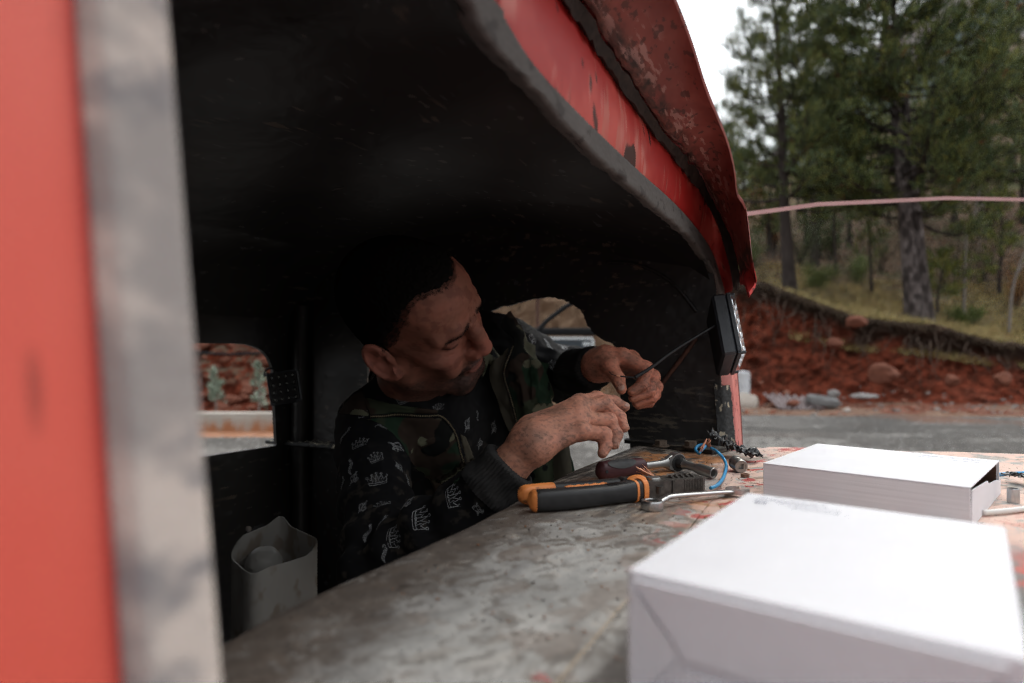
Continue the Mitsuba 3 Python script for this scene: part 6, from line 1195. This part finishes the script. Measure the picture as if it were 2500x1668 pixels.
mat('paper_edge', P(proc(lambda p, n, uv: mix((.66, .65, .67), (.80, .79, .81), fbm(cl(p)[0] * 14 + cl(p)[1] * 14, p.z * 900, 2.0, 3))), .6))
obj('side_panel', prism([b0 + bv[:2] * .0002, b3 + bv[:2] * .0002, b3 + bv[:2] * .0022, b0 + bv[:2] * .0022], zb2, bt - .0008, .0004), 'paper_edge', bx2)
obj('end_panel', prism([b0, b0 + bu[:2] * .002, b1 + bu[:2] * .002, b1], zb2, bt - .0008, .0004), 'white_card', bx2)
obj('side_panel', prism([b1 - bv[:2] * .002, b2 - bv[:2] * .002, b2, b1], zb2, bt - .0008, .0004), 'white_card', bx2)
eu = norm(np.r_[b2 - b3, 0]); EL = np.linalg.norm(b2 - b3); EH = bt - zb2
obj('end_flap', place(extrude(Polygon([(0, 0), (EL, 0), (EL, EH * .42), (EL * .82, EH * .55), (EL * .55, EH * .66), (EL * .5, EH * .78), (EL * .02, EH * .93)]), .0012), h3(b3, zb2), eu, Z, np.cross(eu, Z)), 'white_card', bx2, label='torn white end flap')
ins = .003; c4 = [b0 + (bu + bv)[:2] * ins, b3 + (bv - bu)[:2] * ins, b2 - (bu + bv)[:2] * ins, b1 + (bu - bv)[:2] * ins]
inner = loft(np.array([[h3(c, zb2 + .001) for c in c4], [h3(c, bt - .0012) for c in c4]])[:, [2, 3, 0, 1]]); obj('inside', cat([inner, sheet([h3(c, zb2 + .0012) for c in c4], .0005), sheet([h3(c, bt - .0012) for c in c4], .0005)]), 'brown_card', bx2, label='brown cardboard inside')
obj('printed_text', printlines(h3(b1, bt + .0008), bu, bv, [(.13, .152, -.020, .003), (.158, .190, -.014, .0008), (.156, .194, -.022, .0012), (.120, .140, -.034, .001), (.160, .19, -.038, .001)], 6), 'grey_print', bx2)

# ------------------------------------------------------------------ lamps
mat('lamp_housing', bump(P(proc(lambda p, n, uv: mix((.014, .016, .019), (.030, .034, .040), fbm(p.x * 60, p.y * 60, p.z * 60, 3))), .42, spec=.5), lambda p, n, uv: noise(p.x * 900, p.y * 900, p.z * 90), .0002, 3e-4)); mat('reflector', P((.72, .73, .75), .22, .95)); mat('led', P((.55, .56, .52), .3))
scene['lens_glass_surface'] = {'type': 'thindielectric', 'int_ior': 1.5}
mat('shaded_reflector', P((.03, .03, .03), .35, .6))  # darkened copy of the reflector: the dim cab corner is painted in
def lamp(key, V0, e1, e2, e3, L1, L2, L3, seed, refl='reflector'):
    """A square work lamp: corner V0; edges e1 (up), e2 (depth, front to back), e3 (across). The lens faces against e2."""
    def at(m): return place(m, V0, e3, e1, np.cross(e3, e1))
    s = 1 if np.cross(e3, e1) @ e2 > 0 else -1
    def B(e, c, b=.001): c = np.array(c, float); c[2] *= s; return at(box(e, c, b))
    w = .0035
    back = at(box((L3, L1, L2 - .006), (L3 / 2, L1 / 2, s * (L2 / 2 + .003)), .004)); obj('housing', back, 'lamp_housing', key, 30)
    obj('bezel', cat([B((L3, w, .007), (L3 / 2, w / 2, .0030)), B((L3, w, .007), (L3 / 2, L1 - w / 2, .0030)), B((w, L1 - 2 * w, .007), (w / 2, L1 / 2, .0030)), B((w, L1 - 2 * w, .007), (L3 - w / 2, L1 / 2, .0030))]), 'lamp_housing', key)
    obj('reflector', B((L3 - 2 * w, L1 - 2 * w, .004), (L3 / 2, L1 / 2, .0022), .0002), refl, key)
    n = 4
    for i in range(n):
        for j in range(n):
            x, y = w + (L3 - 2 * w) * (i + .5) / n, w + (L1 - 2 * w) * (j + .5) / n; r = (L3 - 2 * w) / n * .43
            cup = lathe([(r, .0), (r * .93, .0030), (r * .80, .0032), (r * .6, .0012), (r * .3, .0002)], 14); cup.vertices[:, 2] *= -s; obj('reflector_cup', at(cup.apply_translation([x, y, s * .0002])), refl, key, True)
            obj('led', B((r * .5, r * .5, .001), (x, y, -.0004), .0002), 'led', key)
    obj('lens', at(extrude(shapely.box(.001, .001, L3 - .001, L1 - .001), .0004, -s * .0060)), 'lens_glass', key)
    obj('lens_clip', cat([B((.006, .004, .0075), (x, y, -.0035), .0008) for x in (.006, L3 - .006) for y in (.003, L1 - .003)]), 'lamp_housing', key)
def cam3(x, u, d): return x * RT + u * UP + d * FW
e3 = norm(cam3(.0217, -.042, .108)); e1 = cam3(-.0068, .1017, .0408); e1 = norm(e1 - e3 * (e1 @ e3)); e2 = np.cross(e1, e3); e2 = e2 if e2 @ RT < 0 else -e2
la_ = thing('work_lamp', 'black square work lamp hanging tilted on the far red pillar', 'lamp'); V0 = W(1812, 862, 1.085); lamp(la_, V0, e1, e2, e3, .108, .030, .112, 1)
bt0 = V0 + e1 * .108 + e2 * .012 + e3 * .03; bk = np.array(onO(1768, 735, .004)); bk = cab(*bk)
obj('bracket', cat([tube(np.array([bt0, (bt0 + bk) / 2 + Z * .006, bk]), .0035, 8), box((.014, .014, .012), bt0, .002)]), 'lamp_housing', la_); obj('clamp_nut', place(lathe([(0, 0), (.006, 0), (.006, .006), (0, .006)], 6), bk, A, Z, -N), 'satin_steel', la_)
la2 = thing('work_lamp', 'black square work lamp hanging beside the rear window', 'lamp'); rV = W(661, 992, 1.49); r3 = norm(cam3(1, .16, .25)); r1 = cam3(-.14, 1, .06); r1 = norm(r1 - r3 * (r1 @ r3)); r2 = np.cross(r1, r3); r2 = r2 if r2 @ FW > 0 else -r2
lamp(la2, rV, r1, r2, r3, .072, .022, .066, 2, 'shaded_reflector'); hk = W(665, 900, 1.50); obj('hook_wire', wire([rV + r1 * .072 + r3 * .004, W(645, 918, 1.5), W(650, 903, 1.5), hk, W(672, 908, 1.5), rV + r1 * .074 + r3 * .022], .0022), 'black_insulation', la2, True)
# ------------------------------------------------------------------ cut canister inside the cab
cn = thing('cut_canister', 'grey plastic canister with its top cut off, inside the cab', 'canister')
cL, cF, cR, cB = W(553, 1345, 1.03), W(612, 1408, .955), W(790, 1325, 1.03), W(690, 1290, 1.11)
pl4 = np.array([cL, cF, cR, cB])[:, :2]; plan = spline_corners(pl4, .018, 6); n4 = len(plan); ce = plan.mean(0)
base_z = CAMZ - .52; tz = np.zeros(n4); arc = [0, 6, 12, 18]
def topz(i):
    # along the rim: left side dips to the front corner, rises to the right, back is high and ragged
    keys = np.array([2.5, 5.8, 8.5, 11.5, 14.5, 17.0, 18.5, 20.5, 22.5, 24 + 2.5]); vals = np.array([cL[2], (cL[2] + cF[2]) / 2 - .004, cF[2], (cF[2] + cR[2]) / 2 - .004, cR[2], cR[2] + .004, CAMZ - .283, CAMZ - .268, CAMZ - .278, cL[2]])
    return np.interp(i if i >= 2.5 else i + 24, keys, vals)
# resample the plan evenly between corners
dense_plan, dz_ = [], []
for i in range(n4):
    p, q = plan[i], plan[(i + 1) % n4]; m = 14 if i % 6 == 5 else 1
    for t in np.arange(m) / m: dense_plan.append(p * (1 - t) + q * t); dz_.append(topz(i + t))
dense_plan = np.array(dense_plan); dz_ = np.array(dz_)
crow = []
for t in np.linspace(0, 1, 14):
    sc = .80 + .20 * min(1, t * 3.2); z_ = base_z + (dz_ - base_z) * t; wob_ = (meshkit.fbm(np.column_stack([dense_plan * 22, z_ * 22]), 3, 4) - .5)[:, None] * .006; crow.append(np.column_stack([ce + (dense_plan - ce) * (sc + wob_ * 4), z_]))
crow = np.array(crow); d_in = norm(np.column_stack([dense_plan - ce, 0 * dz_])) * .0018
inn = crow[::-1] - d_in; allr = np.concatenate([crow, inn])
def can_c(p, n, uv):
    f = fbm(p.x * 16, p.y * 16, p.z * 6, 4); g = fbm(p.x * 45, p.y * 45, p.z * 30, 3); return mix(mix((.22, .21, .195), (.40, .38, .345), f), (.19, .14, .10), smoothstep(.52, .7, g) * .7)
mat('aged_plastic', bump(P(proc(can_c), .5, spec=.4), lambda p, n, uv: fbm(p.x * 60, p.y * 60, p.z * 40, 3), .002))
obj('wall', loft(allr, True), 'aged_plastic', cn, 40); dome = lathe([(0, .030), (.012, .0285), (.020, .024), (.026, .015), (.029, .0), (.030, -.05)], 30); dome.apply_transform(trimesh.transformations.rotation_matrix(.45, [1, .4, 0])); lpq = W(645, 1375, 1.03); dome.apply_translation(lpq - Z * .006); obj('inner_cup', dome, 'aged_plastic', cn, True)
obj('rivet', place(lathe([(0, .003), (.004, .002), (.005, 0)], 12), W(607, 1292, 1.085), RT, UP, -FW), 'aged_plastic', cn, True)
obj('wheel_box', place(box((.46, .42, .46), bevel=.03), tocab(W(660, 1420, 1.08))[0] * A + tocab(W(660, 1420, 1.08))[1] * N + O0 * [1, 1, 0] + Z * (base_z - .235), A, N, Z), 'black_paint', truck, 30)
# ------------------------------------------------------------------ end
